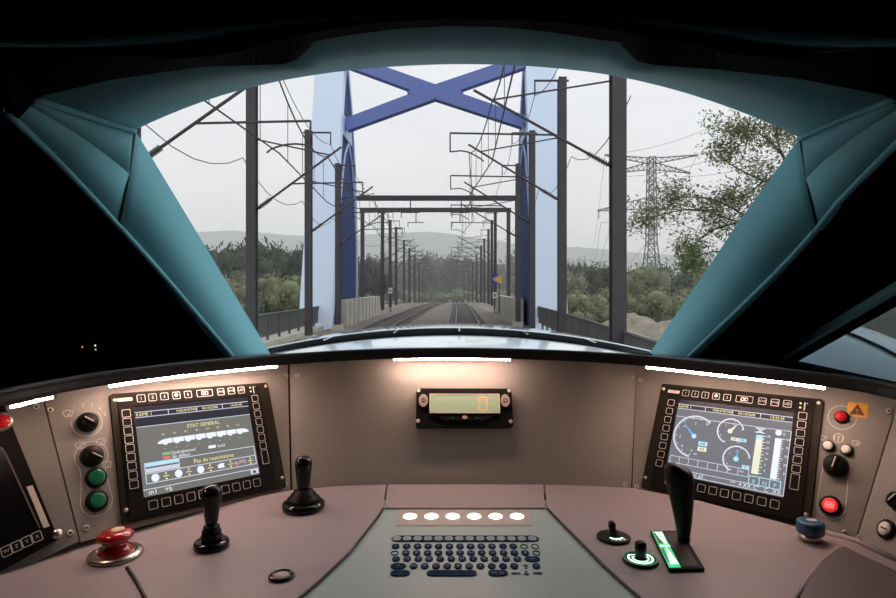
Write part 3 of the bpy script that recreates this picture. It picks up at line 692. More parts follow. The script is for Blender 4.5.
# ---- switched off screen at the left end
f = FLo
t = thing('display_screen', f.hit(20, 565), 'switched off black screen at the end of the desk', 'screen')
def Lq(*q): return [f.loc(*p) for p in q]
bz = Lq((-2, 402), (2, 404), (16, 440), (57, 540), (0, 572), (-60, 606), (-60, 402))
MB().prism(f, bz, .0006, .010).build('bezel', 'bezel', t)
MB().prism(f, Lq((-40, 425), (-5, 440), (1, 452), (36, 528), (-2, 545), (-40, 560)), .0102, .0112).build('screen', 'scr_off', t)
poly2(MB(), f, Lq((0, 449), (5, 457), (38, 529)), .0022, False, .0102, .0122).build('screen_edge', 'deskdark', t)
MB().prism(f, Lq((25, 488), (31, 486.5), (48, 527), (42, 529)), .0102, .0108).build('label_strip', 'glowlabel', t)
mm = MB()
for i in range(4):
    c_ = f.loc(*((35.5 - 10.2 * i, 537.5 + 4.8 * i)))
    o = MB().prism(f, rrect(c_[0], c_[1], .0125, .0145, .002), .0102, .0114).build('button', 'bezel', t)
    m = MB().ringprism(f, rrect(c_[0], c_[1], .0125, .0145, .002), rrect(c_[0], c_[1], .0105, .0125, .0015), .0115, .0119)
    text(m, f, 'XYZW'[i], c_[0], c_[1], .007, .0117); m.build('outline', 'line', o)
a_ = f.loc(55, 535); MB().lathe(f.sub(a_[0], a_[1], .001), [(.007, 0), (.007, .012), (.006, .014), (0, .014)], 18).build('corner_screw', 'steel', t)
# lamp button above it
a_ = f.loc(0, 424); t = thing('indicator_lamp', f.p(*a_), 'glowing red lamp above the switched off screen', 'indicator')
MB().lathe(f.sub(a_[0], a_[1], .0102), [(.014, 0), (.014, .005), (.010, .006)], 24).build('collar', 'steel', t)
MB().lathe(f.sub(a_[0], a_[1], .0108), [(.010, 0), (.010, .008), (.006, .012), (0, .013)], 24).build('lens', 'redlamp', t)

# ---- knobs and buttons on the panels
def knob(fr, px, py, r, label, ang, ptr='line'):
    a, b = fr.loc(px, py); f = fr.sub(a, b, .0006)
    t = thing('rotary_knob', f.o, label, 'knob')
    MB().lathe(f, [(r * 1.12, 0), (r * 1.12, .003), (r, .004)], 32).build('collar', 'dark', t)
    MB().lathe(f, [(r * .98, .004), (r * .93, .012), (r * .84, .0145), (0, .0145)], 32).build('cap', 'blacksat', t)
    g = Frame(f.p(0, 0, .0147), f.u, f.v).sub(0, 0, 0, math.radians(ang))
    MB().prism(g, rrect(0, 0, r * 1.5, r * .34, r * .1), 0, .0035).build('grip_bar', 'blacksat', t)
    MB().prism(g, rrect(r * .2, 0, r * 1.1, .0018, .0006), .0037, .0041).build('pointer', 'line', t)
    return t
def pbutton(fr, px, py, r, label, capm, ringm='blacksat', name='push_button', cat='button', dome=.004, sym=None, symm='line', hgt=.006, rf=1.30):
    a, b = fr.loc(px, py); f = fr.sub(a, b, .0006)
    t = thing(name, f.o, label, cat)
    MB().lathe(f, [(r * rf, 0), (r * rf, hgt * .7), (r * (rf + 1) / 2, hgt), (r * 1.02, hgt)], 32).build('ring', ringm, t)
    MB().lathe(f, [(r, .001), (r, hgt * 1.3), (r * .85, hgt * 1.3 + dome * .6), (r * .5, hgt * 1.3 + dome * .95), (0, hgt * 1.3 + dome)], 32).build('cap', capm, t)
    if sym:
        g = Frame(f.p(0, 0, hgt * 1.3 + dome + .0004), f.u, f.v); m = MB()
        if sym == 'wiper':
            poly2(m, g, arc(0, -.002, r * .6, 20, 160, 10), .0012); poly2(m, g, [(-r * .6, -.002), (-r * .3, -r * .5), (r * .3, -r * .5), (r * .6, -.002)], .0012); poly2(m, g, [(0, -r * .5), (0, r * .5)], .0012)
        else:
            for k in range(5): poly2(m, g, [(-r * .5 + r * .25 * k, -r * .5), (-r * .5 + r * .25 * k, r * .5)], .0013)
            poly2(m, g, [(-r * .65, 0), (r * .65, 0)], .0013)
        m.build('symbol', symm, t)
    return t
knob(FLp, 87, 422.5, .0147, 'black rotary knob with round scale marks, uppermost beside the train status screen', 145)
knob(FLp, 91.5, 456.5, .0158, 'black rotary knob directly above the two green buttons', -35)
pbutton(FLp, 95.5, 478, .0124, 'bright green button with wiper symbol under the rotary knob', 'green', sym='wiper', symm='greend', dome=.001)
pbutton(FLp, 96.5, 501, .0116, 'dark green round button in a thick black ring, lowest of its column', 'green', dome=.001, rf=1.45)
# printed marks, part of the panel
q = FLp; PM = pl
def mark(m): return m.build('printed_marking', 'line', PM)
def pm(*a, **k): return mark(poly2(MB(), *a, **k))
def wip(m, fr, px, py, s=.008):
    m = MB(); a, b = fr.loc(px, py); poly2(m, fr, [(a - s, b + s * .5), (a - s * .6, b - s * .5), (a + s * .6, b - s * .5), (a + s, b + s * .5), (a, b + s * .8), (a - s, b + s * .5)], .0011); poly2(m, fr, [(a, b - s * .5), (a + s * .5, b + s * .5)], .0010); mark(m)
a, b = q.loc(87, 422.5); pm(q, arc(a, b, .023, 170, 400, 26), .0012)
for k in range(6):
    an = math.radians(150 - k * 26); mark(text(MB(), q, '0I2345'[k], a + .030 * math.cos(an), b + .030 * math.sin(an), .0075))
m = None; wip(m, q, 68, 414); a1, b1 = q.loc(91.5, 456.5); wip(m, q, 80, 446); wip(m, q, 101, 442.5); wip(m, q, 107, 465)
a2, b2 = q.loc(96.5, 501)
ang = math.atan2(b2 - b1, a2 - a1)
left = arc(a1, b1, .025, 220, -40, 26); pm(q, left, .0012)
sd = .0235; nx, ny = -math.sin(ang), math.cos(ang)
lo = [(a2 + .0235 * math.cos(ang + t_), b2 + .0235 * math.sin(ang + t_)) for t_ in [math.radians(x) for x in range(-90, 91, 12)]]
hi = [(a1 + (a2 - a1) * .42 + nx * s_ * .018, b1 + (b2 - b1) * .42 + ny * s_ * .018) for s_ in (-1, 1)]
e1 = min(left, key=lambda p_: (p_[0] - hi[0][0]) ** 2 + (p_[1] - hi[0][1]) ** 2)
pm(q, [left[0] if (left[0][0] - hi[0][0]) ** 2 + (left[0][1] - hi[0][1]) ** 2 < (left[-1][0] - hi[0][0]) ** 2 + (left[-1][1] - hi[0][1]) ** 2 else left[-1], hi[0]] + lo + [hi[1], left[-1] if (left[-1][0] - hi[1][0]) ** 2 + (left[-1][1] - hi[1][1]) ** 2 < (left[0][0] - hi[1][0]) ** 2 + (left[0][1] - hi[1][1]) ** 2 else left[0]], .0012)
pass
# right panel controls
pbutton(FRp, 842, 417.5, .0088, 'red lamp button next to the warning sticker', 'redlamp', 'blacksat', dome=.006)
pbutton(FRp, 829, 446.5, .0075, 'white button over the black knob, the one nearer the gauge screen', 'white', dome=.002)
pbutton(FRp, 847, 450.5, .0075, 'white button over the black knob, the one farther from the gauge screen', 'white', dome=.002)
knob(FRp, 836, 466, .0175, 'black rotary knob under the two white buttons', 78)
pbutton(FRp, 831, 506, .0116, 'red glowing round push button in a black ring beside the blue knob', 'redlit', 'blacksat', dome=.001, sym='bars', symm='pinklit', rf=1.42)
q = FRp; PM = pr; m = None
a, b = q.loc(842, 417.5); pm(q, disc(a, b, .0215, 32), .0010, True)
a, b = q.loc(838.5, 438)
for k in range(3): pm(q, [(a - .006 + k * .006, b - .006), (a - .006 + k * .006, b + .006)], .0012)
pm(q, disc(a, b, .008, 16), .0010, True); mark(text(MB(), q, '+', a, b, .012))
for px, py in ((823, 438.5), (856, 443.5)): wip(m, q, px, py, .006)
a1, b1 = q.loc(836, 466); a2, b2 = q.loc(831, 506); ang = math.atan2(b2 - b1, a2 - a1); nx, ny = -math.sin(ang), math.cos(ang)
pm(q, [(a1 + nx * -.019, b1 + ny * -.019)] + [(a2 + .021 * math.cos(ang + math.radians(x)), b2 + .021 * math.sin(ang + math.radians(x))) for x in range(-90, 91, 12)] + [(a1 + nx * .019, b1 + ny * .019)], .0012)
pass
a, b = FRp.loc(857.5, 410); f = FRp.sub(a, b)
t = thing('warning_sticker', f.o, 'yellow sticker with dark warning triangle beside the red lamp', 'sticker')
MB().prism(f, rrect(0, 0, .030, .026, .001), .0004, .001).build('backing', 'yellow', t)
MB().prism(f, [(-.0115, -.009), (.0115, -.009), (0, .0105)], .0012, .0016).build('triangle', 'maroon', t)
m = MB(); text(m, f, '!', 0, -.003, .012, .0018); m.build('mark', 'yellow', t)
# key switch
a, b = FRo.loc(887.5, 530); f = FRo.sub(a, b, .0006)
t = thing('key_switch', f.o, 'round key switch with pale centre on the grey end panel', 'switch')
MB().lathe(f, [(.0150, 0), (.0150, .004), (.0105, .005)], 32).build('ring', 'blacksat', t)
MB().lathe(f, [(.0105, .003), (.0105, .006), (0, .006)], 28).build('barrel', 'white', t)
MB().prism(Frame(f.p(0, 0, .0062), f.u, f.v), rrect(0, 0, .011, .0028, .001), 0, .0006).build('slot', 'dark', t)
a, b = FRo.loc(900, 503); f2_ = FRo.sub(a, b, .0006)
m = MB(); q = FRo; poly2(m, q, [q.loc(893, 498), q.loc(878, 528)], .0012); m.build('printed_marking', 'line', pro)
knob(FRo, 901, 503, .014, 'black rotary knob above the key switch', 60)

# ---- speed display on the centre panel
f = FC; cpx = [f.loc(*q) for q in ((416.5, 391), (510, 391), (510, 428.5), (416.5, 428.5))]
cx = (cpx[0][0] + cpx[1][0]) / 2; w = cpx[1][0] - cpx[0][0]; cy = (cpx[0][1] + cpx[3][1]) / 2; h = cpx[0][1] - cpx[3][1]
g = f.sub(cx, cy, .0006)
t = thing('speed_display', g.p(0, -h / 2), 'small black speed display with pale green window on the centre panel', 'display')
MB().prism(g, rrect(0, 0, w, h, .004), 0, .020).build('housing', 'blacksat', t)
g2 = Frame(g.p(0, 0, .0202), g.u, g.v)
def G(zx, zy): return ((zx - 441) / 443 * w, (281 - zy) / 177 * h)   # from a close-up of the unit
hood_ = [G(285, 213), G(300, 205), G(580, 205), G(600, 213)]
MB().prism(g2, [G(232, 222), G(268, 285), G(300, 320), G(350, 345), G(530, 345), G(582, 320), G(612, 285), G(650, 222), G(600, 205), G(282, 205)], 0, .003).build('face_frame', 'bezel', t)
ls = MB().prism(g2, [G(284, 225), G(600, 225), G(600, 308), G(284, 308)], .0032, .0040).build('lcd_window', 'lcd', t)
m = MB().ringprism(g2, [G(280, 221), G(604, 221), G(604, 312), G(280, 312)], [G(284, 225), G(600, 225), G(600, 308), G(284, 308)], .0032, .0050); m.build('lcd_rim', 'glowlabel', t)
m = MB()
def sg(x0, y0, x1, y1): m.prism(g2, [G(x0, y0), G(x1, y0), G(x1, y1), G(x0, y1)], .0042, .0046)
sg(510, 234, 542, 241); sg(508, 297, 540, 304); sg(505, 240, 514, 266); sg(503, 272, 512, 298); sg(540, 240, 549, 266); sg(538, 272, 547, 298); sg(568, 266, 580, 270)
m.build('digit', 'seg', ls)
for zx, s in ((252, '-'), (630, '+')):
    c = G(zx, 252); o = MB().prism(g2, disc(c[0], c[1], .0098, 24, 1.42), .0032 if False else .0002, .0046).build('button', 'btn', t)
    MB().prism(g2, disc(c[0], c[1], .0048, 16), .0047, .0052).build('button_mark', 'dark', o)
    mk = MB(); poly2(mk, g2, [(c[0] - .0032, c[1]), (c[0] + .0032, c[1])], .0014, False, .0053, .0056)
    if s == '+': poly2(mk, g2, [(c[0], c[1] - .0032), (c[0], c[1] + .0032)], .0014, False, .0053, .0056)
    mk.build('sign', 'white', o)
c = G(441, 331); MB().prism(g2, disc(c[0], c[1], .006, 20, .62), .0032, .0044).build('button', 'btn', t)
for zx in (387, 497):
    c = G(zx, 334); MB().prism(g2, disc(c[0], c[1], .0042, 18, .5), .0032, .0040).build('button', 'greend', t)
for zx, zy in ((230, 203), (651, 203), (228, 346), (651, 348)):
    c = G(zx, zy); MB().lathe(g2.sub(*c), [(.0042, 0), (.0042, .0012), (.0022, .0014), (.002, .0006), (0, .0006)], 14).build('screw', 'screw', t)

# ---- controls standing on the desk
# red stop button in a steel ring
o = onz(115.5, 556, ZD); f = hframe(o + V((0, 0, .0006)))
t = thing('emergency_stop_button', f.o, 'red mushroom stop button in a steel ring on the desk', 'button')
MB().lathe(f, [(0.0258, 0.0000), (0.0370, 0.0000), (0.0378, 0.0026), (0.0365, 0.0057), (0.0284, 0.0075), (0.0262, 0.0062), (0.0258, 0.0000)], 48).build('ring', 'steel', t)
MB().lathe(f, [(0.0256, 0.0000), (0.0255, 0.0035), (0.0000, 0.0035)], 40).build('well', 'dark', t)
MB().lathe(f, [(0.0228, 0.0037), (0.0241, 0.0079), (0.0228, 0.0128), (0.0155, 0.0163), (0.0129, 0.0172), (0.0125, 0.0220), (0.0155, 0.0224), (0.0219, 0.0242), (0.0258, 0.0286), (0.0249, 0.0334), (0.0181, 0.0374), (0.0086, 0.0387), (0.0000, 0.0390)], 48).build('mushroom_head', 'red', t)
MB().lathe(f, [(0.0249, 0.0037), (0.0245, 0.0053), (0.0234, 0.0053)], 40).build('clear_ring', 'glowlabel', t)
MB().lathe(Frame(f.p(.002, .002, .0386), f.u, f.v), [(0.0099, 0.0000), (0.0086, 0.0009), (0.0000, 0.0010)], 30).build('sticker', 'cream', t)
# small joystick
def joystick(px, py, big, label):
    o = onz(px, py, ZD); f = hframe(o + V((0, 0, .0006)))
    t = thing('joystick', f.o, label, 'joystick')
    if not big:
        MB().lathe(f, [(.0265, 0), (.0265, .005), (.0255, .009), (.0225, .0105), (.014, .011)], 40).build('base', 'blackgloss', t)
        MB().lathe(f, [(.014, .011), (.0160, .015), (.0160, .0185), (.0115, .0200), (.0145, .0225), (.0145, .0260), (.0100, .0275), (.0125, .0300), (.0120, .033), (.0075, .035)], 32).build('bellows', 'blacksat', t)
        prof = [(.0075, .034), (.0092, .038), (.0100, .041), (.0128, .062), (.0156, .079), (.0158, .0835), (.0140, .090), (.009, .0945), (0, .096)]
    else:
        MB().lathe(f, [(.0375, 0), (.0385, .006), (.0370, .011), (.0300, .0140)], 44).build('base', 'blackgloss', t)
        MB().lathe(f, [(.0300, .0135), (.0285, .020), (.0235, .022), (.0225, .027), (.0180, .029), (.0165, .034), (.0110, .036)], 36).build('bellows', 'blacksat', t)
        prof = [(.0095, .035), (.0115, .039), (.0122, .043), (.0138, .062), (.0156, .078), (.0158, .083), (.0140, .0895), (.009, .094), (0, .0955)]
    MB().lathe(f, prof, 32).build('grip', 'blackgloss', t)
joystick(211.5, 547, False, 'slim black joystick with ringed neck nearer the red stop button')
joystick(303.5, 508.5, True, 'black joystick on a broad stepped base below the centre panel')
# socket ring
f = hframe(onz(281.5, 577, ZD) + V((0, 0, .0006)))
t = thing('socket_ring', f.o, 'small flat black ring with steel centre on the desk', 'socket')
MB().lathe(f, [(.0115, .001), (.0175, 0), (.0180, .002), (.0150, .004), (.0120, .003), (.0115, .001)], 36).build('ring', 'blackgloss', t)
MB().lathe(f, [(.0115, 0), (.0115, .0022), (0, .0024)], 30).build('centre', 'btn', t)
# green lit knobs
f = hframe(onz(613.5, 538.5, ZD) + V((0, 0, .0006)))
t = thing('lit_switch', f.o, 'toggle switch on a black disc with small green lit marks', 'switch')
MB().lathe(f, [(.0265, 0), (.0265, .003), (.0245, .004), (0, .004)], 40).build('disc', 'blacksat', t)
MB().lathe(f, [(.0065, .004), (.0060, .012), (.0045, .014)], 20).build('stem', 'blacksat', t)
MB().prism(Frame(f.p(-.002, .002, .013), (1, 0, 0), (0, 0, 1)), rrect(0, .006, .010, .014, .004), -.004, .004).build('toggle', 'blacksat', t)
g = Frame(f.p(0, 0, .0042), f.u, f.v); m = MB()
poly2(m, g, [( .0125 * math.cos(math.radians(a)) + .002, .0125 * math.sin(math.radians(a)) - .001) for a in range(215, 326, 10)], .003)
for x, s in ((-.009, 'I'), (-.004, 'O'), (.003, 'A'), (.010, 'II')): text(m, g, s, x + .003, -.0185 + abs(x) * .25, .0075, .0005)
m.build('lit_marks', 'glow', t)
f = hframe(onz(640.5, 561.5, ZD) + V((0, 0, .0006)))
t = thing('lit_switch', f.o, 'black knob in a glowing green ring beside the tall lever', 'switch')
MB().lathe(f, [(.0255, 0), (.0255, .003), (.0240, .004), (0, .004)], 40).build('disc', 'blacksat', t)
g = Frame(f.p(0, 0, .0042), f.u, f.v)
MB().ringprism(g, disc(0, 0, .0245, 40), disc(0, 0, .0222, 40), 0, .0005).build('lit_edge', 'glowd', t)
MB().ringprism(g, arc(0, 0, .0190, -220, 40, 36), arc(0, 0, .0158, -220, 40, 36), 0, .0006) .build('lit_ring', 'glow', t)
MB().ringprism(g, arc(0, 0, .0125, -200, 20, 30), arc(0, 0, .0105, -200, 20, 30), 0, .0006).build('lit_ring', 'glow', t)
MB().lathe(f, [(.0080, .004), (.0078, .016), (.0085, .018), (.0085, .026), (.0060, .0285), (0, .029)], 24).build('knob', 'blacksat', t)
# tall lever in its gate
gx = [D(*q) for q in ((650.5, 533.5), (682, 533.5), (704.5, 571.5), (669, 572.5))]
o = onz(677, 553, ZD)
t = thing('brake_lever', o + V((0, 0, .0006)), 'tall black lever standing in a gate plate with green lit scale', 'lever')
lf = lambda a, b: (gx[0][0] * (1 - a) * (1 - b) + gx[1][0] * a * (1 - b) + gx[2][0] * a * b + gx[3][0] * (1 - a) * b, gx[0][1] * (1 - a) * (1 - b) + gx[1][1] * a * (1 - b) + gx[2][1] * a * b + gx[3][1] * (1 - a) * b)
H0_ = hframe((0, 0, ZD + .0006))
MB().prism(H0_, [lf(0, 0), lf(1, 0), lf(1, 1), lf(0, 1)], 0, .004).build('gate_plate', 'bezel', t)
H1 = hframe((0, 0, ZD + .0048))
MB().prism(H1, [lf(.40, .05), lf(.88, .05), lf(.88, .95), lf(.40, .95)], 0, .0004).build('slot', 'dark', t)
MB().prism(H1, [lf(.03, .03), lf(.36, .03), lf(.36, .97), lf(.03, .97)], 0, .0004).build('lit_scale', 'glowg', t)
H2 = hframe((0, 0, ZD + .0055)); m = MB()
m.prism(H2, [lf(.07, .06), lf(.33, .06), lf(.30, .40), lf(.25, .40)], 0, .0003); m.prism(H2, [lf(.20, .50), lf(.24, .50), lf(.34, .90), lf(.10, .90)], 0, .0003)
m.prism(H2, [lf(.06, .43), lf(.36, .43), lf(.36, .46), lf(.06, .46)], 0, .0003); m.build('scale_wedge', 'glow', t)
m = MB(); m.prism(H2, [lf(.05, .08), lf(.10, .08), lf(.20, .38), lf(.06, .38)], .0004, .0007); m.prism(H2, [lf(.05, .52), lf(.12, .52), lf(.09, .80), lf(.05, .88)], .0004, .0007); m.build('scale_dark_mark', 'glowd', t)  # dim green marks beside the wedges
# lever grip: swept oval sections rising from the slot
b0 = onz(684, 541, ZD + .005)
secs = [(0, .0095, .0085, 0), (.010, .0100, .009, 0), (.03, .0130, .012, .0005), (.06, .0172, .016, .0), (.082, .0202, .0195, -.001), (.096, .0218, .0215, -.002), (.106, .0220, .0220, -.003), (.113, .0205, .0205, -.0035), (.118, .0160, .016, -.004), (.1205, .008, .008, -.004)]
vs, fs = [], []; NN = 24
for (hh, rx, ry, dx) in secs:
    for k in range(NN):
        a = 2 * math.pi * k / NN; vs.append(b0 + V((dx - hh * .05 + rx * math.cos(a), ry * math.sin(a), hh + (.0035 * -math.cos(a) if hh > .1 else 0))))
for i in range(len(secs) - 1):
    for k in range(NN): fs.append((i * NN + k, i * NN + (k + 1) % NN, (i + 1) * NN + (k + 1) % NN, (i + 1) * NN + k))
fs += [tuple((len(secs) - 1) * NN + k for k in range(NN))]
MB().add(vs, fs, True).build('grip', 'blacksat', t)
MB().box(b0 + V((-.0225, -.006, .092)), (.006, .01, .016)).build('thumb_button', 'dark', t)
# blue knob
f = hframe(onz(810.5, 540, ZD) + V((0, 0, .0006)))
t = thing('blue_knob', f.o, 'round blue push knob on a steel collar at the desk edge', 'knob')
MB().lathe(f, [(.0165, 0), (.0165, .0095), (.0145, .0105)], 32).build('collar', 'steel', t)
MB().lathe(f, [(.0150, .0105), (.0195, .0115), (.0203, .014), (.0203, .027), (.0185, .0300), (.013, .0307), (0, .0310)], 36).build('cap', 'blue', t)
MB().prism(Frame(f.p(.002, 0, .0312), f.u, f.v), rrect(0, 0, .015, .009, .003), 0, .0006).build('label', 'glowlabel', t)
# small indicator block on the dark left wall
o = V((-1.085, 1.75, -.20)); t = thing('indicator_box', o, 'dark wall box with tiny red and green lamps in the shadow', 'indicator')
MB().box(o + V((0, 0, .02)), (.06, .14, .04)).build('box', 'black', t)
g = Frame(o + V((.0305, 0, .02)), (0, -1, 0), (0, 0, 1))
for y, m in ((-.02, 's_r'), (.022, 's_g'), (.022, 's_p')):
    pass
p = at(82, 347, 1.72); p = V((-1.05, 1.72, -.172))
for px, py, m in ((82.5, 347, 's_r'), (95.5, 345.5, 's_p'), (96, 349.5, 's_g')):
    d = ray(px, py); q = d * (-1.0535 / d.x)
    if abs(q.y - 1.75) < .07 and -.2 < q.z < -.16: MB().lathe(Frame(q, (0, -1, 0), (0, 0, 1)), [(.003, 0), (.003, .002), (0, .003)], 10).build('lamp', m, t)
# ================================================================== OUTSIDE
GZ = -2.4
def gz(y):                                   # height of the line's formation: level, then falling away
    if y < 70: return GZ
    if y < 95:
        t = (y - 70) / 25; e = -(304 - (95 - 85) * .008 - PY0) / FPX * 95
        return GZ * (1 - t * t * (3 - 2 * t)) + e * t * t * (3 - 2 * t)
    return -(304 - (min(y, 700) - 85) * .008 - PY0) / FPX * y
def side_drop(x):                            # the embankment falls off beside the line
    a = max(0.0, max(x - 7.5, -9.8 - x)); return -min(a * .35, 3.0)
# ground
ys = [1.5, 6, 12, 18, 24, 30, 38, 46, 54, 62, 70, 78, 86, 95, 110, 130, 150, 180, 220, 270, 330, 400, 500, 650, 900, 1300, 2200, 3600]
xs = [-2500, -1200, -600, -300, -160, -90, -55, -35, -24, -18, -14, -11.5, -9.8, -7.5, -5, -2, 1, 4, 6, 7.5, 10, 13, 17, 24, 35, 55, 90, 160, 300, 600, 1200, 2500]
vs = [V((x, y, gz(y) - .25 + side_drop(x) * max(0, min(1, 1.4 - y / 250)) + 0.15 * noise.noise(V((x * .1, y * .1, 0))))) for y in ys for x in xs]
nx = len(xs)
fs = [(j * nx + i, j * nx + i + 1, (j + 1) * nx + i + 1, (j + 1) * nx + i) for j in range(len(ys) - 1) for i in range(nx - 1)]
tag(MB().add(vs, fs, True).build('ground', 'ground'), kind='structure')
# ballast bed
yy = [6, 14, 22, 30, 38, 46, 54, 62, 70, 78, 86, 95, 110, 130, 160, 200, 250, 310]
prof = [(-9.0, -.5), (-7.4, -.12), (-1.6, -.10), (3.4, -.12), (5.2, -.5)]
vs = [V((x, y, gz(y) + z)) for y in yy for x, z in prof]; np_ = len(prof)
m = MB().add(vs, [(j * np_ + i, j * np_ + i + 1, (j + 1) * np_ + i + 1, (j + 1) * np_ + i) for j in range(len(yy) - 1) for i in range(np_ - 1)])
tag(m.build('ballast_ground', 'ballast'), kind='structure')
# railway tracks, their curve measured on the ground
def track(label, ctr):
    cs = smoothpts([V((x, y, 0)) for x, y in ctr], 2)
    cs = [V((p.x, p.y, gz(p.y) + .08)) for p in cs]
    t = thing('railway_track', (cs[0].x, cs[0].y, GZ - .1), label, 'railway track')
    for s in (-1, 1):
        pts = []
        for i, p in enumerate(cs):
            d = (cs[min(i + 1, len(cs) - 1)] - cs[max(i - 1, 0)]); nrm = V((d.y, -d.x, 0)).normalized(); pts.append(p + nrm * (.75 * s))
        m = MB()
        m.loft([q + V((-.035, 0, 0)) for q in pts], [q + V((.035, 0, 0)) for q in pts], .14, False, (0, 0, -1))
        m.build('rail', 'rail', t)
    m = MB(); L = 0
    for a, b in zip(cs, cs[1:]):
        d = (b - a); l = d.length; k = 0.0
        while L + l - k > .6 and b.y < 150:
            k += .6 - L; L = 0
            if k > l: break
            p = a + d * (k / l); nrm = V((d.y, -d.x, 0)).normalized(); m.box(p + V((0, 0, -.19)), (2.5, .28, .12), nrm, d)
        L = max(0, l - k) if k <= l else 0
    tag(m.build('sleepers', 'sleeper', t), kind='stuff')
track('railway track straight ahead of the train nose', [(.1, 6), (.35, 20), (.85, 32), (1.05, 42), (1.15, 55), (1.25, 70), (1.3, 90), (1.4, 120), (1.5, 170), (.5, 240), (-4, 310)])
track('second railway track curving in from beside the beige block wall', [(-4.6, 6), (-4.5, 20), (-4.35, 34), (-4.2, 44), (-3.9, 55), (-3.6, 70), (-3.1, 90), (-2.9, 120), (-2.8, 170), (-4, 240), (-8.5, 310)])

# train nose
N = 40; rows = 26; vs = []
def nosez(x, y): return -.197 - .062 * ((y - 3.05) / .9) ** 2 - .125 * x * x - (.25 * max(0, y - 3.6) ** 2)
for j in range(rows):
    y = 2.2 + 1.9 * j / (rows - 1)
    for i in range(N):
        x = -1.25 + 2.5 * i / (N - 1); vs.append(V((x, y - .10 * x * x, nosez(x, y))))
ns = thing('train_nose', (0, 3.0, -1.6), 'pale blue glossy nose of the train in front of the windscreen', 'train')
m = MB().add(vs, [(j * N + i, j * N + i + 1, (j + 1) * N + i + 1, (j + 1) * N + i) for j in range(rows - 1) for i in range(N - 1)], True)
fr0 = vs[(rows - 1) * N:]
m.loft(fr0, [p + V((0, .25, -1.2)) for p in fr0]); m.loft([vs[j * N] for j in range(rows)], [vs[j * N] + V((0, 0, -1.2)) for j in range(rows)]); m.loft([vs[j * N + N - 1] for j in range(rows)], [vs[j * N + N - 1] + V((0, 0, -1.2)) for j in range(rows)])
m.build('shell', 'nose', ns)
def nrow(y, xs_, dz): return [V((x, y - .10 * x * x, nosez(x, y) + dz)) for x in xs_]
XS = [-1.2 + 2.4 * i / 60 for i in range(61)]
MB().loft(nrow(2.62, XS, .005), nrow(2.86, XS, .004), .006, True, (0, 0, -1)).build('seal_band', 'matte', ns)
MB().path([p + V((0, -.06, .009)) for p in nrow(2.86, XS, .0)], .004, 6).build('bright_edge', 'nose', ns)
for px in (331, 397, 459, 524, 587):
    x = (px - PX0) / FPX * 2.74
    m = MB().box((x, 2.74 - .1 * x * x, nosez(x, 2.74) + .013), (.008, .24, .003)); m.build('joint_strip', 'nose', ns)

# ---- bridge: two tall blue bows and a cross brace
def prof_outer(y0, y1, top, n=16, apex=None):
    ya = apex; L = []; R = []
    for k in range(n + 1):
        t = k / n
        L.append((y0 + (ya - y0) * (t ** 1.15), GZ - .3 + (top - GZ + .3) * t)); R.append((y1 - (y1 - ya) * (t ** 1.7), GZ - .3 + (top - GZ + .3) * t))
    return L + R[::-1][1:]
def arch(xin, xout, label):
    sgn = 1 if xout > xin else -1
    t = thing('bridge_arch', ((xin + xout) / 2, 41, GZ - .3), label, 'bridge arch')
    fr = Frame((0, 0, 0), (0, 1, 0), (0, 0, 1))                      # n = +x
    L = [(36.0 + 4.9 * k / 14, GZ - .3 + (16.2 - GZ + .3) * k / 14) for k in range(15)]
    R = [(46.6 - 4.3 * (k / 14) ** 3.0, GZ - .3 + (16.2 - GZ + .3) * k / 14) for k in range(15)]
    x0, x1 = min(xin, xout), max(xin, xout)
    # pale front shell: the sloping front plate with its sides
    Lb = [(y + .75, z) for y, z in L]
    MB().prism(fr, L + Lb[::-1], x0, x1).build('front_leg', 'archskylit', t)
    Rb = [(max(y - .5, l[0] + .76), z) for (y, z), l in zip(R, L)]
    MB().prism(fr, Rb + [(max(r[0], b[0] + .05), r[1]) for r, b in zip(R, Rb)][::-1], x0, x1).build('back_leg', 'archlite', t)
    # dark web set back between the legs, recess shade put into its colour
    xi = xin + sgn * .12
    MB().prism(fr, [(y + .70, z) for y, z in L] + [(r[0] - .1 if r[0] - .1 > l[0] + .71 else l[0] + .73, r[1]) for r, l in zip(R, L)][::-1], min(xi, xout - sgn * .1), max(xi, xout - sgn * .1)).build('shade_web', 'archshade', t)
    # pale edge lines of the pointed openings and the plate between them
    for zb, zt, w in ((-2.6, 10.2, .16), (11.6, 15.3, .13)):
        e = []
        for k in range(13):
            s = k / 12; z = zb + (zt - zb) * s; ll = 36.0 + 4.9 * (z - GZ + .3) / (16.2 - GZ + .3); rr = 46.6 - 4.3 * max(0, (z - GZ + .3) / (16.2 - GZ + .3)) ** 3.0
            c = (ll + .8 + rr - .4) / 2; hw = max((rr - .4 - ll - .8) / 2, .15) * math.sqrt(max(0, 1 - s ** 3.2)); e.append((c - hw, c + hw, z))
        pts = [V((xin + sgn * .06, a, z)) for a, b, z in e] + [V((xin + sgn * .06, b, z)) for a, b, z in e[::-1]]
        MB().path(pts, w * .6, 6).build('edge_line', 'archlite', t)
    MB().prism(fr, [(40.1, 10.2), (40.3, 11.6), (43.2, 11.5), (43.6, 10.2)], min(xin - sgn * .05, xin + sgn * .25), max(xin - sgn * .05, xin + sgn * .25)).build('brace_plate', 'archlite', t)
    return t
arch(-7.3, -9.25, 'tall blue bridge arch on the side of the dark railing and forest')
arch(5.0, 7.0, 'tall blue bridge arch on the side of the large pylon')
xb = thing('cross_brace', (-1.1, 41.3, 13.3), 'big blue X shaped brace spanning between the two bridge arches', 'brace')
def flatbeam(p, q, w): return MB().beam(p, q, .7, w, (0, 1, 0)) if False else None
cz, cx_ = 13.25, -1.15
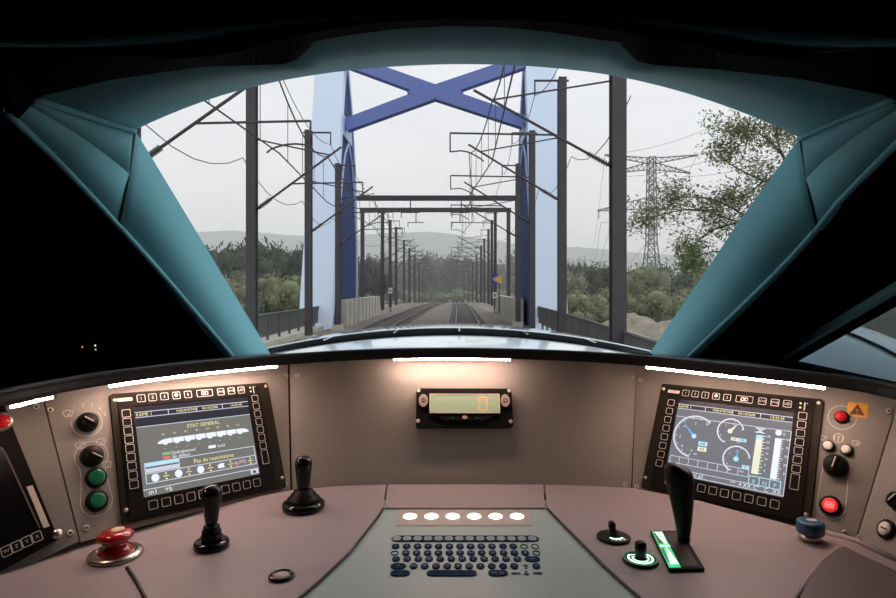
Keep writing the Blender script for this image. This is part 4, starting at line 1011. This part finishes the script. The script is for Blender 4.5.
for nm, (x, z) in zip(('brace_arm',) * 4, ((-7.25, 15.45), (-7.25, 11.0), (4.95, 15.35), (4.95, 11.2))):
    a, b = V((cx_, 41.3, cz)), V((x, 41.3, z)); d = (b - a).normalized(); nrm = V((-d.z, 0, d.x))
    w0, w1 = .47, .42
    fr = Frame((0, 41.0, 0), (1, 0, 0), (0, 0, 1))
    pl4 = [(a + nrm * w0).xz, (b + nrm * w1).xz, (b - nrm * w1).xz, (a - nrm * w0).xz]
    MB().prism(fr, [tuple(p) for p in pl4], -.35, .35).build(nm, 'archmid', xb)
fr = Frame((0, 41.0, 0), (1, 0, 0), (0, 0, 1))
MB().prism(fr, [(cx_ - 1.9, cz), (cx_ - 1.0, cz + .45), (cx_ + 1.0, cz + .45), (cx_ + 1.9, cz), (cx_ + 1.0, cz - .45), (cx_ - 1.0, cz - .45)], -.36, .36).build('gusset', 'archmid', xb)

# ---- concrete plinth walls and railings
def blockwall(x, y0, y1, top, label):
    t = thing('block_wall', (x, (y0 + y1) / 2, GZ - .3), label, 'wall'); n = int((y1 - y0) / .9)
    for k in range(n):
        a = y0 + (y1 - y0) * k / n; b = y0 + (y1 - y0) * (k + 1) / n
        MB().box((x + (.06 if k % 2 else 0), (a + b) / 2, (top + GZ - .3) / 2), (.55, b - a - .05, top - GZ + .3)).build('block', 'conc', t)
blockwall(-6.9, 37.8, 54.5, -.82, 'low beige ribbed concrete wall at the foot of the arch beside the dark railing')
blockwall(4.62, 41, 60, -.80, 'low beige ribbed concrete wall at the foot of the arch nearer the blue arrow board')
def railing(pts, h, label, npost):
    t = thing('railing', V(pts[0]) - V((0, 0, h)), label, 'railing')
    P = resample(pts, npost)
    for p in P: MB().box(p + V((0, 0, -h / 2)), (.10, .10, h)).build('post', 'fence', t)
    for dz, w in ((0, .10), (-.45, .06), (-.9, .06)): MB().path([p + V((0, 0, dz)) for p in P], w / 2, 6).build('rail_bar', 'fence', t)
    m = MB()
    for a, b in zip(P, P[1:]):
        for k in range(1, 9):
            p = a.lerp(b, k / 9); m.box(p + V((0, 0, -.5)), (.035, .12, .9))
    tag(m.build('infill_bars', 'fence', t), kind='stuff')
railing([(-8.1, 14, -1.2), (-8.1, 40.5, -1.2)], 1.25, 'dark steel railing at the foot of the arch facing the forest', 16)
railing([(4.35, 12, -1.2), (5.0, 24, -1.2), (5.3, 40, -1.2)], 1.25, 'dark steel railing running out towards the sand heaps', 16)
m = MB().box((-8.9, 28, GZ - .1), (2.4, 36, .35)); tag(m.build('ground_walkway', 'conc'), kind='structure')

# ---- catenary masts
ORD = ['first', 'second', 'third', 'fourth', 'fifth', 'sixth', 'seventh', 'eighth', 'ninth', 'tenth', 'eleventh', 'twelfth', 'thirteenth', 'fourteenth']
def mast(x, y, h, side, wx, wz, mz, label, w=.30, brk=True, grp=None):
    g = gz(y); o = V((x, y, g)); s = side
    t = thing('catenary_mast', o, label, 'mast', grp)
    dz = g - GZ
    b = MB(); b.box(o + V((0, 0, h / 2)), (w * .16, w, h)); 
    for k in (-1, 1): b.box(o + V((0, k * w * .46, h / 2)), (w, w * .10, h))
    b.build('pole', 'mast', t)
    MB().box(o + V((0, 0, -.05)), (w * 2, w * 2, .5)).build('footing', 'conc', t)
    if brk:
        top = o + V((0, 0, h - .1)); arm = top + V((s * 1.0, 0, .0))
        m = MB().tube(top + V((-s * .25, 0, 0)), arm, .042, 6); m.tube(arm + V((0, 0, .03)), arm + V((0, 0, -.55)), .03, 6); m.build('top_bracket', 'mast', t)
    root = o + V((s * w * .4, 0, 0)); root.z = dz + mz - 1.75
    tip = V((wx - s * -.0, y, dz + mz + .15))
    ext = root.lerp(tip, 1.08)
    MB().tube(root, ext, .038, 6).build('strut', 'mast', t)
    ins = MB()
    for k in range(9):
        p = root.lerp(tip, .035 + .018 * k); d = (tip - root).normalized(); ins.tube(p, p + d * .03, .075, 8)
    ins.build('insulator', 'insul', t)
    tie0 = V((root.x, y, dz + mz + .55)); tie1 = root.lerp(tip, .94)
    MB().tube(tie0, tie1, .025, 6).build('tie_bar', 'mast', t)
    r0 = root.lerp(tip, .45); r1 = V((wx + s * .9, y, r0.z + .05))
    m = MB().tube(r0, r1, .026, 6); m.tube(r1, r1 + V((0, 0, -.5)), .022, 6); m.build('registration_tube', 'mast', t)
    m = MB().path(smoothpts([r1 + V((0, 0, -.5)), V((wx + s * .5, y, r1.z - .46)), V((wx + s * .12, y, dz + wz + .10)), V((wx, y, dz + wz))], 1), .02, 6); m.build('steady_arm', 'mast', t)
    return t
left = [(-6.6, 12.3, 9.6), (-6.5, 19.5, 9.8), (-6.5, 27.2, 9.5), (-6.65, 35.0, 9.6), (-6.6, 57.0, 9.6), (-6.65, 64.5, 9.6), (-6.8, 73, 9.7), (-7.2, 90, 9.7), (-7.3, 103, 9.6), (-7.5, 120, 9.6), (-7.8, 142, 9.6), (-8.3, 170, 9.6), (-9.2, 205, 9.6), (-11, 250, 9.6)]
right = [(4.42, 16, 10.4), (4.05, 22.1, 10.1), (4.0, 30, 10.2), (4.18, 38, 10.2), (4.5, 62.4, 10.2), (4.65, 70, 10.2), (4.8, 79, 10.1), (4.95, 92, 10.1), (5.05, 104, 10.1), (5.0, 122, 10.1), (5.0, 146, 10.1), (4.9, 175, 10.1), (4.2, 210, 10.1), (1.5, 255, 10.1)]
for i, (x, y, h) in enumerate(left):
    mast(x, y, h, 1, -3.8, 2.75, 4.25, '%s catenary mast from the cab in the row on the dark railing side' % ORD[i], .30 if y < 100 else .38)
for i, (x, y, h) in enumerate(right):
    mast(x, y, h, -1, .85, 3.35, 4.95, '%s catenary mast from the cab in the row on the pylon side' % ORD[i], .37 if i == 0 else .30 if y < 100 else .38)
# portals
def portal(y, xl, xr, top, label):
    t = thing('portal_frame', ((xl + xr) / 2, y, gz(y)), label, 'portal')
    for x in (xl, xr): MB().box((x, y, (top + gz(y)) / 2), (.36, .36, top - gz(y))).build('leg', 'mast', t)
    MB().box(((xl + xr) / 2, y, top - .2), (xr - xl + .5, .4, .42)).build('beam', 'mast', t)
    for x in (-3.6, .8):
        m = MB().tube((x, y, top - .4), (x, y, top - 1.5), .05, 6); m.tube((x - .8, y, top - 1.45), (x + .8, y, top - 1.45), .04, 6); m.tube((x - .8, y, top - 1.45), (x - .8, y, top - 1.9), .04, 6); m.build('hanger', 'mast', t)
portal(52, -8.7, 5.65, 7.9, 'nearer of the two steel portals crossing both tracks')
portal(60, -8.95, 5.65, 7.9, 'farther of the two steel portals crossing both tracks')
# overhead wires
def wire(pts, label, r=.012, cat='overhead wire', name='overhead_wire', grp=None, mat_='wire'):
    return tag(MB().path([V(p) for p in pts], r, 5).build(name, mat_), label, cat, grp)
def catenary(mastlist, wx, wz, mz, label, stag):
    t = thing('overhead_line', (wx, 6, 0), label, 'overhead line')
    sup = [(wx + stag * (-1) ** i, y, gz(y) - GZ) for i, (x, y, h) in enumerate(mastlist)]
    sup = [(wx, 3.5, 0)] + sup
    con = [V((x, y, wz + d)) for x, y, d in sup]; mes = []; dr = MB()
    for (x0, y0, d0), (x1, y1, d1) in zip(sup, sup[1:]):
        nn = 8
        for k in range(nn):
            s = k / nn; sag = .9 * 4 * s * (1 - s) * min(1, (y1 - y0) / 14)
            p = V((x0 + (x1 - x0) * s, y0 + (y1 - y0) * s, mz + d0 + (d1 - d0) * s - sag)); mes.append(p)
            if k in (1, 3, 5, 7): dr.tube(p, V((p.x, p.y, wz + d0 + (d1 - d0) * s)), .008, 4)
    mes.append(V((sup[-1][0], sup[-1][1], mz + sup[-1][2])))
    MB().path(con, .016, 5).build('contact_wire', 'wire', t); MB().path(mes, .018, 5).build('carrier_wire', 'wire', t)
    tag(dr.build('droppers', 'wire', t), kind='stuff')
catenary(left, -3.8, 2.75, 4.25, 'overhead line above the second track', .25)
catenary(right, .85, 3.35, 4.95, 'overhead line above the track ahead of the train', .22)
def feeder(ml, dx, hz, label, sag=.5):
    pts = []; sup = [(x + dx, y, gz(y) + h + hz) for x, y, h in ml]
    for a, b in zip(sup, sup[1:]):
        for k in range(6):
            s = k / 6; pts.append((a[0] + (b[0] - a[0]) * s, a[1] + (b[1] - a[1]) * s, a[2] + (b[2] - a[2]) * s - sag * 4 * s * (1 - s)))
    pts.append(sup[-1]); wire(pts, label, .014)
feeder(left, 1.0, -.65, 'sagging feeder wire on the mast brackets of the railing side')
feeder(right, -1.0, -.65, 'sagging feeder wire on the mast brackets of the pylon side')
feeder(left, -.3, -3.2, 'sagging earth wire behind the masts of the railing side', .7)
feeder(right, .35, -2.9, 'sagging earth wire behind the masts of the pylon side', .7)
# signs
o = V((4.35, 55, 0)); t = thing('track_sign', (4.35, 55.2, -2.4), 'blue board with yellow arrowhead on a post beside the masts', 'sign')
MB().tube((4.35, 55.2, -2.4), (4.35, 55.2, 1.1), .06, 6).build('post', 'mast', t)
f = Frame((4.15, 55.0, .72), (1, 0, 0), (0, 0, 1))
MB().prism(f, [(-.42, -.45), (.42, -.45), (.42, .45), (-.42, .45)], 0, .04).build('board', 'signblue', t)
MB().prism(f, [(-.30, 0), (.41, -.43), (.41, .43)], .045, .06).build('arrowhead', 'signyel', t)
MB().prism(f, [(-.40, .0), (.38, .45), (.30, .45), (-.42, .04), (-.42, -.04), (.30, -.45), (.38, -.45)], .041, .044).build('border', 'white', t)
for x, y, z, lab in ((3.85, 54, -.75, 'small white plate on a short post under the blue arrow board'), (-5.9, 57.5, -.35, 'small white plate on a short post past the beige wall')):
    t = thing('marker_plate', (x, y, -2.4), lab, 'sign')
    MB().tube((x, y + .1, -2.4), (x, y + .1, z), .05, 6).build('post', 'mast', t)
    MB().box((x, y, z), (.36, .05, .55)).build('plate', 'white', t); MB().box((x, y - .03, z), (.14, .02, .24)).build('number_panel', 'dark', t)

# ---- lattice pylons
def pylon(x, y, base, htop, label, sc=1.0, dirx=1):
    t = thing('pylon', (x, y, base), label, 'pylon'); H = htop - base
    def wd(z):                                 # half width of the tower at height z (0..1)
        return (3.6 - 5.2 * z) * sc if z < .42 else ((1.42 - (z - .42) * .6) * sc)
    r = .22 * sc; m = MB(); lv = [0, .12, .23, .33, .42, .48, .54, .60, .66, .72, .78, .84, .90, .96, 1.0]
    for i, (a, b) in enumerate(zip(lv, lv[1:])):
        wa, wb = wd(a), wd(b)
        for sx in (-1, 1):
            for sy in (-1, 1):
                m.tube((x + sx * wa, y + sy * wa, base + a * H), (x + sx * wb, y + sy * wb, base + b * H), r, 5)
    m.build('tower_legs', 'pylon', t)
    m = MB()
    for i, (a, b) in enumerate(zip(lv, lv[1:])):
        wa, wb = wd(a), wd(b)
        for sy in (-1, 1):
            m.tube((x - wa, y + sy * wa, base + a * H), (x + wb, y + sy * wb, base + b * H), r * .6, 4); m.tube((x + wa, y + sy * wa, base + a * H), (x - wb, y + sy * wb, base + b * H), r * .6, 4)
            m.tube((x - wb, y + sy * wb, base + b * H), (x + wb, y + sy * wb, base + b * H), r * .6, 4)
    m.build('lattice', 'pylon', t)
    def crossarm(z, L, rise, top):
        for s in (-1, 1):
            m = MB(); w = wd(z); a = V((x + s * w, y, base + z * H)); b = V((x + s * w, y, base + (z + top) * H)); tip = V((x + s * L, y, base + z * H + rise))
            m.tube(a, tip + V((0, 0, -.2)), r * .9, 5); m.tube(b, tip, r * .9, 5)
            for k in range(1, 7):
                p, q = a.lerp(tip, k / 7), b.lerp(tip, k / 7); q0 = b.lerp(tip, (k - 1) / 7); m.tube(p, q, r * .55, 4); m.tube(p, q0, r * .55, 4)
            m.build('cross_arm', 'pylon', t)
            e = V((tip.x - s * .4, y, tip.z)); ins = MB()
            if rise <= 0:
                for k in range(8): ins.tube(e + V((0, 0, -.3 - k * .32)), e + V((0, 0, -.45 - k * .32)), .22 * sc, 6)
                ins.build('insulator', 'pylon', t)
    crossarm(.655, 18.0 * sc, -.6, .075); crossarm(.915, 13.0 * sc, -1.0, .05); crossarm(.955, 15.5 * sc, 3.0, .04)
pylon(66.5, 200, -6.5, 43.3, 'large steel lattice pylon standing behind the bushes')
pylon(103, 176, -6.5, 52.5, 'steel lattice pylon half hidden behind the near leafy tree', .9)
pylon(128, 520, -12, 22, 'tiny hazy pylon far behind the thick near mast', .75)
def sagwire(a, b, sag, label):
    a, b = V(a), V(b); wire([a.lerp(b, k / 24) - V((0, 0, sag * 4 * (k / 24) * (1 - k / 24))) for k in range(25)], label, .06, 'power line', 'power_cable', 'power cables between the pylons', 'pylon')
for k, (xa, za) in enumerate(((49.6, 21.5), (83.4, 21.5), (56, 36.8), (77, 36.8), (51, 44.3), (82, 44.3))):
    sagwire((xa, 200, za), (103 + (xa - 66.5) * .9, 176, za * 1.1 + 5), 3.2, 'hazy power cables strung from the large pylon')
    sagwire((xa, 200, za), (128 + (xa - 66.5) * .7, 520, za * .5 - 4), 12, 'hazy power cables strung from the large pylon')

# ---- sand heaps and side slope on the pylon side
def heap(x, y, z, rx, ry, h, seed, label):
    n_, r_ = 28, 9; vs = [V((x, y, z + h))]; fs = []
    for j in range(1, r_ + 1):
        q = j / r_
        for k in range(n_):
            a = 2 * math.pi * k / n_; w = 1 + .18 * noise.noise(V((math.cos(a) * 1.5 + seed, math.sin(a) * 1.5, q * 2)))
            vs.append(V((x + rx * q * w * math.cos(a), y + ry * q * w * math.sin(a), z + h * (1 - q ** 1.3) + .12 * h * noise.noise(V((a * 2, q * 5, seed))))))
    for k in range(n_): fs.append((0, 1 + k, 1 + (k + 1) % n_))
    for j in range(r_ - 1):
        for k in range(n_): fs.append((1 + j * n_ + k, 1 + (j + 1) * n_ + k, 1 + (j + 1) * n_ + (k + 1) % n_, 1 + j * n_ + (k + 1) % n_))
    tag(MB().add(vs, fs, True).build('sand_heap', 'sand', None, (x, y, z)), label, 'sand heap')
heap(23.2, 78, -7.0, 8.0, 8, 3.6, 2.0, 'pale sand heap directly behind the thick near mast')
heap(26.0, 70, -6.6, 7.0, 6, 2.8, 5.0, 'broad pale sand heap lying in front of the bushes')
heap(17.5, 66, -6.2, 6, 5, 1.9, 9.0, 'low sand heap just above the railing')

# ---- trees
def crownmesh(seed, nleaf, leafsize, lobes, flat=.8):
    rnd = random.Random(seed); m = MB(); L = []
    for k in range(lobes):
        a = rnd.uniform(0, 6.283); r = rnd.uniform(.1, .62); z = rnd.uniform(.28, .86)
        L.append((V((r * math.cos(a) * (1.15 - z * .5), r * math.sin(a) * (1.15 - z * .5), z)), rnd.uniform(.20, .36)))
    L.append((V((0, 0, .5)), .42))
    for c, r in L:                            # solid inner body of each lobe
        n1, n2 = 8, 5; vs = []
        for j in range(n2 + 1):
            for k in range(n1):
                th = math.pi * j / n2; ph = 2 * math.pi * k / n1; q = r * .66 * (1 + .25 * noise.noise(V((k * 1.3 + seed, j * 1.7, c.x * 5))))
                vs.append(c + V((q * math.sin(th) * math.cos(ph), q * math.sin(th) * math.sin(ph), q * flat * math.cos(th))))
        m.add(vs, [(j * n1 + k, j * n1 + (k + 1) % n1, (j + 1) * n1 + (k + 1) % n1, (j + 1) * n1 + k) for j in range(n2) for k in range(n1)], True)
    for k in range(nleaf):
        c, r = rnd.choice(L); d = V((rnd.gauss(0, 1), rnd.gauss(0, 1), rnd.gauss(0, 1))).normalized(); p = c + V((d.x, d.y, d.z * flat)) * r * rnd.uniform(.62, 1.12)
        u = V((rnd.gauss(0, 1), rnd.gauss(0, 1), rnd.gauss(0, 1))).normalized(); w = u.cross(V((rnd.gauss(0, 1), rnd.gauss(0, 1), rnd.gauss(0, 1)))).normalized(); s = leafsize * rnd.uniform(.6, 1.3)
        m.add([p + u * s, p + w * s * .55, p - u * s, p - w * s * .55], [(0, 1, 2, 3)])
    return m
PROTO = []
def mkproto(seed, mt, nleaf=1100, ls=.040, lobes=9):
    t = thing('tree', (0, 0, 0), 'x', 'tree')
    crownmesh(seed, nleaf, ls, lobes).build('crown', mt, t)
    tr_ = MB().path([(0, 0, -.05), (.01, 0, .2), (-.01, .01, .5)], .03, 7, True, [.035, .026, .012]); tr_.build('trunk', 'bark', t)
    return t
for sd, mt in ((1, 'leaf1'), (2, 'leaf1'), (3, 'leaf2'), (4, 'leaf2'), (5, 'leaf1')): PROTO.append(mkproto(sd, mt))
used = set()
def plant(kind, x, y, z, h, w, label, grp, rnd=random, nm='tree'):
    src = PROTO[kind]
    c = copy_tree(src) if kind in used else src
    used.add(kind); c.location = (x, y, z); c.scale = (w, w, h); c.rotation_euler = (0, 0, rnd.uniform(0, 6.28))
    c['label'] = label; c['group'] = grp; c.name = nm
rn = random.Random(11)
# forest on the railing side: silhouette 250..258 at y about 130
for k in range(34):
    y = rn.uniform(105, 165); px = 188 + (352 - 188) * (k + rn.random()) / 34; x = (px - PX0) / FPX * y
    top = (PY0 - rn.uniform(246, 262)) / FPX * y; z = gz(y) - 3.5
    plant(rn.choice((0, 1, 4)), x, y, z, top - z, rn.uniform(6.5, 9), 'dark tree of the dense forest seen beside the arch behind the railing', 'forest beyond the railing', rn)
for k in range(16):
    y = rn.uniform(80, 100); px = 190 + 150 * (k + rn.random()) / 16; x = (px - PX0) / FPX * y
    top = (PY0 - rn.uniform(272, 286)) / FPX * y; z = gz(y) - 3.6
    plant(rn.choice((2, 3)), x, y, z, top - z, rn.uniform(4, 6), 'lighter green bush along the foot of the forest beyond the railing', 'bushes below the forest', rn, 'bush')
# hazy wood where the tracks vanish
for k in range(44):
    y = rn.uniform(300, 380); px = 352 + (536 - 352) * (k + rn.random()) / 44; x = (px - PX0) / FPX * y
    top = (PY0 - rn.uniform(256, 272)) / FPX * y; z = gz(y) - 1.5
    plant(rn.choice((0, 1, 4)), x, y, z, top - z, rn.uniform(14, 19), 'hazy tree of the wood where the two tracks vanish', 'wood at the end of the tracks', rn)
for k in range(12):
    y = rn.uniform(255, 285); px = 405 + 105 * (k + rn.random()) / 12; x = (px - PX0) / FPX * y
    top = (PY0 - rn.uniform(288, 294)) / FPX * y; z = gz(y) - .6
    plant(rn.choice((2, 3)), x, y, z, top - z, rn.uniform(5, 8), 'pale low bush in front of the wood at the end of the tracks', 'bushes at the end of the tracks', rn, 'bush')
for px, ty in ((372, 252), (364, 262), (381, 266)):
    y = 150; plant(1, (px - PX0) / FPX * y, y, gz(y) - 1, (PY0 - ty) / FPX * y - gz(y) + 1, 5.5, 'tree showing between the arch and the first portal legs', 'trees behind the portal leg', rn)
# vegetation on the pylon side
for k in range(30):
    y = rn.uniform(120, 160); px = 560 + (760 - 560) * (k + rn.random()) / 30; x = (px - PX0) / FPX * y
    top = (PY0 - (rn.uniform(264, 276) if px > 590 else rn.uniform(268, 280))) / FPX * y; z = gz(y) - 4
    plant(rn.choice((0, 2, 2, 3, 3)), x, y, z, top - z, rn.uniform(6, 9), 'bushy tree of the thicket around the foot of the large pylon', 'thicket below the large pylon', rn)
for k in range(26):
    y = rn.uniform(84, 104); px = 556 + (750 - 556) * (k + rn.random()) / 26; x = (px - PX0) / FPX * y
    top = (PY0 - rn.uniform(288, 303)) / FPX * y; z = gz(y) - 5
    plant(rn.choice((2, 3)), x, y, z, top - z, rn.uniform(4, 6.5), 'green bush in the thicket directly behind the sand heaps', 'bushes behind the sand heaps', rn, 'bush')
for px in (568, 573, 579, 584):
    y = 175; plant(4, (px - PX0) / FPX * y, y, gz(y) - 2, (PY0 - rn.uniform(262, 268)) / FPX * y - gz(y) + 2, 2.2, 'slender poplar next to the pale arch leg', 'slender poplars', rn, 'poplar')

# ---- near leafy tree on the pylon side, branches reaching across the pylon
def neartree():
    rnd = random.Random(5); Y = 30
    t = thing('leafy_tree', ((835 - PX0) / FPX * Y, Y, -4.6), 'large near tree with leafy branches reaching in front of the pylon', 'tree')
    def q(px, py, dy=0): return at(px, py, Y + dy)
    MB().path([V(((845 - PX0) / FPX * Y, Y, -4.6)), q(835, 300), q(822, 240), q(800, 190), q(780, 150)], .2, 8, True, [.35, .3, .24, .16, .06]).build('trunk', 'bark', t)
    brs = [([(822, 240), (780, 228), (735, 222), (700, 208), (668, 212), (642, 222)], 0), ([(800, 195), (760, 180), (730, 165), (718, 152)], 1.2), ([(790, 165), (770, 140), (752, 130), (742, 132)], -1), ([(828, 268), (780, 262), (740, 250), (705, 252), (690, 262)], .8), ([(834, 300), (780, 300), (730, 300), (690, 306)], -.8), ([(740, 222), (715, 228), (700, 238), (690, 252)], .4), ([(760, 226), (720, 200), (690, 196), (672, 200)], -.6), ([(800, 195), (770, 175), (748, 195), (730, 200)], .6), ([(780, 150), (775, 130), (785, 118)], 0)]
    m = MB(); tips = []
    for pts, dy in brs:
        P = smoothpts([q(px, py, dy * (i / len(pts))) for i, (px, py) in enumerate(pts)], 2); n_ = len(P)
        m.path(P, .03, 6, True, [.062 * (1 - .8 * i / n_) for i in range(n_)])
        for i in range(int(n_ * .22), n_):
            if rnd.random() < .75:
                e = P[i] + V((rnd.gauss(0, .45), rnd.gauss(0, .45), rnd.gauss(.05, .40))); m.path([P[i], e], .012, 4); tips.append(e)
        tips += [P[-1]] * 3
    m.build('branches', 'bark', t)
    lf_ = MB()
    for e in tips:
        for _ in range(rnd.randint(70, 120)):
            p = e + V((rnd.gauss(0, .40), rnd.gauss(0, .45), rnd.gauss(0, .30)))
            u = V((rnd.gauss(0, 1), rnd.gauss(0, 1), rnd.gauss(-.2, .7))).normalized(); w = u.cross(V((rnd.gauss(0, .6), rnd.gauss(0, .6), 1))).normalized(); s = rnd.uniform(.08, .15)
            lf_.add([p, p + u * s + w * s * .38, p + u * s * 2, p + u * s - w * s * .38], [(0, 1, 2, 3)])
    lf_.build('leaves', 'leaf3', t)
neartree()

# ---- far hills
def hills(nm, y, pts, depth, mt):
    pts = smoothpts([V((px, py, 0)) for px, py in pts], 2); A = [at(p.x, p.y + 1.2 * noise.noise(V((p.x * .05, 0, 3))), y) for p in pts]
    F = [V((p.x, p.y - depth, -60)) for p in A]; B = [V((p.x, p.y + depth, -60)) for p in A]
    m = MB(); m.loft(F, [f_.lerp(a, .6) + V((0, 0, 8)) for f_, a in zip(F, A)]); m.loft([f_.lerp(a, .6) + V((0, 0, 8)) for f_, a in zip(F, A)], A); m.loft(A, B)
    tag(m.build(nm, mt), kind='structure')
hills('hills', 1500, [(-300, 262), (0, 250), (120, 238), (200, 232), (240, 230), (290, 236), (340, 236), (400, 232), (440, 232), (490, 240), (540, 248), (580, 246), (640, 254), (720, 256), (900, 262), (1200, 268)], 350, 'hill')

# ---- haze over the far landscape
hz = MB().box((0, 1540, 0), (5200, 2980, 290))
hm = bpy.data.materials.new('haze'); hm.use_nodes = True; nt = hm.node_tree; nt.nodes.clear()
o_ = nt.nodes.new('ShaderNodeOutputMaterial'); vsn = nt.nodes.new('ShaderNodeVolumeScatter'); vsn.inputs['Density'].default_value = HAZE; vsn.inputs['Color'].default_value = (.99, .995, 1.0, 1); vsn.inputs['Anisotropy'].default_value = 0.0
nt.links.new(vsn.outputs[0], o_.inputs['Volume'])
if HAZE: tag(hz.build('haze', hm), 'thin grey haze hanging over the far landscape', 'haze', None, 'stuff')

# ---- seen through the side window: body shoulder, verge and a rusty rail
t = thing('body_fairing', (1.7, 2.4, -1.2), 'rounded pale blue body side outside the side window', 'fairing')
vs = []
for j in range(17):
    for i in range(15):
        a = math.pi * i / 14; y = 1.72 + 1.7 * j / 16; r = .36 * math.sin(math.pi * (.04 + .84 * j / 16)) ** .45
        vs.append(V((1.52 - math.cos(a) * r * .9, y, -.50 + math.sin(a) * r * 1.05)))
MB().add(vs, [(j * 15 + i, j * 15 + i + 1, (j + 1) * 15 + i + 1, (j + 1) * 15 + i) for j in range(16) for i in range(14)], True).build('shoulder', 'nose', t)
MB().path([vs[j * 15 + 6] + V((0, 0, .004)) for j in range(17)], .006, 6).build('seam_line', 'seam', t)
t = thing('rusty_rail', (5.4, 5.5, GZ), 'rusty red steel rail on posts seen through the side window', 'railing')
MB().tube((4.6, 3.5, -.34), (7.5, 9, -.55), .05, 8).build('bar', 'rust', t)
for k in range(4):
    p = V((4.6, 3.5, -.34)).lerp(V((7.5, 9, -.55)), k / 3); MB().tube((p.x, p.y, GZ), p, .035, 6).build('post', 'fence', t)

# ================================================================== LIGHT, SKY, CAMERA
w = bpy.data.worlds.new('sky'); SC.world = w; w.use_nodes = True; nt = w.node_tree; nt.nodes.clear()
out = nt.nodes.new('ShaderNodeOutputWorld'); bg = nt.nodes.new('ShaderNodeBackground')
tc = nt.nodes.new('ShaderNodeTexCoord'); sx = nt.nodes.new('ShaderNodeSeparateXYZ'); cr = nt.nodes.new('ShaderNodeValToRGB')
nt.links.new(tc.outputs['Generated'], sx.inputs[0]); nt.links.new(sx.outputs['Z'], cr.inputs[0])
e = cr.color_ramp.elements; e[0].position = 0.0; e[0].color = (.90, .875, .87, 1); e[1].position = 1.0; e[1].color = (ZEN, ZEN * 1.04, ZEN * 1.10, 1)
for pos, c in ((.06, (.945, .925, .92)), (.16, (.985, .985, 1.0)), (.30, (.985, .995, 1.02)), (.42, (1.0, 1.02, 1.06))):
    k = cr.color_ramp.elements.new(pos); k.color = (*c, 1)
mp = nt.nodes.new('ShaderNodeMapping'); mp.inputs['Scale'].default_value = (2, 2, 9); nz = nt.nodes.new('ShaderNodeTexNoise'); nz.inputs['Scale'].default_value = 1.5; nz.inputs['Detail'].default_value = 5
nt.links.new(tc.outputs['Generated'], mp.inputs[0]); nt.links.new(mp.outputs[0], nz.inputs['Vector'])
mr = nt.nodes.new('ShaderNodeMapRange'); mr.inputs[1].default_value = .3; mr.inputs[2].default_value = .7; mr.inputs[3].default_value = .96; mr.inputs[4].default_value = 1.04
nt.links.new(nz.outputs['Fac'], mr.inputs[0])
mx = nt.nodes.new('ShaderNodeMix'); mx.data_type = 'RGBA'; mx.blend_type = 'MULTIPLY'; mx.inputs[0].default_value = 1
up = nt.nodes.new('ShaderNodeMapRange'); up.interpolation_type = 'SMOOTHSTEP'; up.inputs[1].default_value = .28; up.inputs[2].default_value = .6; up.inputs[3].default_value = 0; up.inputs[4].default_value = .55
m1 = nt.nodes.new('ShaderNodeMath'); m1.operation = 'MULTIPLY'; m2 = nt.nodes.new('ShaderNodeMath'); m2.operation = 'ADD'; m2.inputs[1].default_value = 1; m3 = nt.nodes.new('ShaderNodeMath'); m3.operation = 'MULTIPLY'
nt.links.new(sx.outputs['Z'], up.inputs[0]); nt.links.new(up.outputs[0], m1.inputs[0]); nt.links.new(sx.outputs['X'], m1.inputs[1]); nt.links.new(m1.outputs[0], m2.inputs[0]); nt.links.new(m2.outputs[0], m3.inputs[0]); nt.links.new(mr.outputs[0], m3.inputs[1])
nt.links.new(cr.outputs[0], mx.inputs[6]); nt.links.new(m3.outputs[0], mx.inputs[7]); nt.links.new(mx.outputs[2], bg.inputs['Color']); nt.links.new(bg.outputs[0], out.inputs[0])
bg.inputs['Strength'].default_value = 1.0

sl = bpy.data.lights.new('veiled_sun', 'SUN'); sl.energy = SUN; sl.angle = math.radians(75); sl.color = (1.0, .985, .96)
so = bpy.data.objects.new('veiled_sun', sl); COL.objects.link(so); so.location = (40, 30, 40); so.rotation_euler = V((-.78, -.42, -.52)).to_track_quat('-Z', 'Y').to_euler()
cam = bpy.data.cameras.new('camera'); co = bpy.data.objects.new('camera', cam); COL.objects.link(co); SC.camera = co
co.location = (0, 0, 0); co.rotation_euler = (math.pi / 2, 0, 0)
cam.sensor_fit = 'HORIZONTAL'; cam.sensor_width = 36; cam.lens = 36 * FPX / 896
cam.shift_x = -(PX0 - 448) / 896; cam.shift_y = (PY0 - 299) / 896
cam.clip_start = .02; cam.clip_end = 8000
SC.view_settings.view_transform = 'Standard'; SC.view_settings.look = 'None'; SC.view_settings.exposure = 0; SC.view_settings.gamma = 1; SC.view_settings.use_curve_mapping = False
SC.cycles.use_denoising = True
SC.cycles.max_bounces = 8; SC.cycles.volume_bounces = 4; SC.cycles.transparent_max_bounces = 16
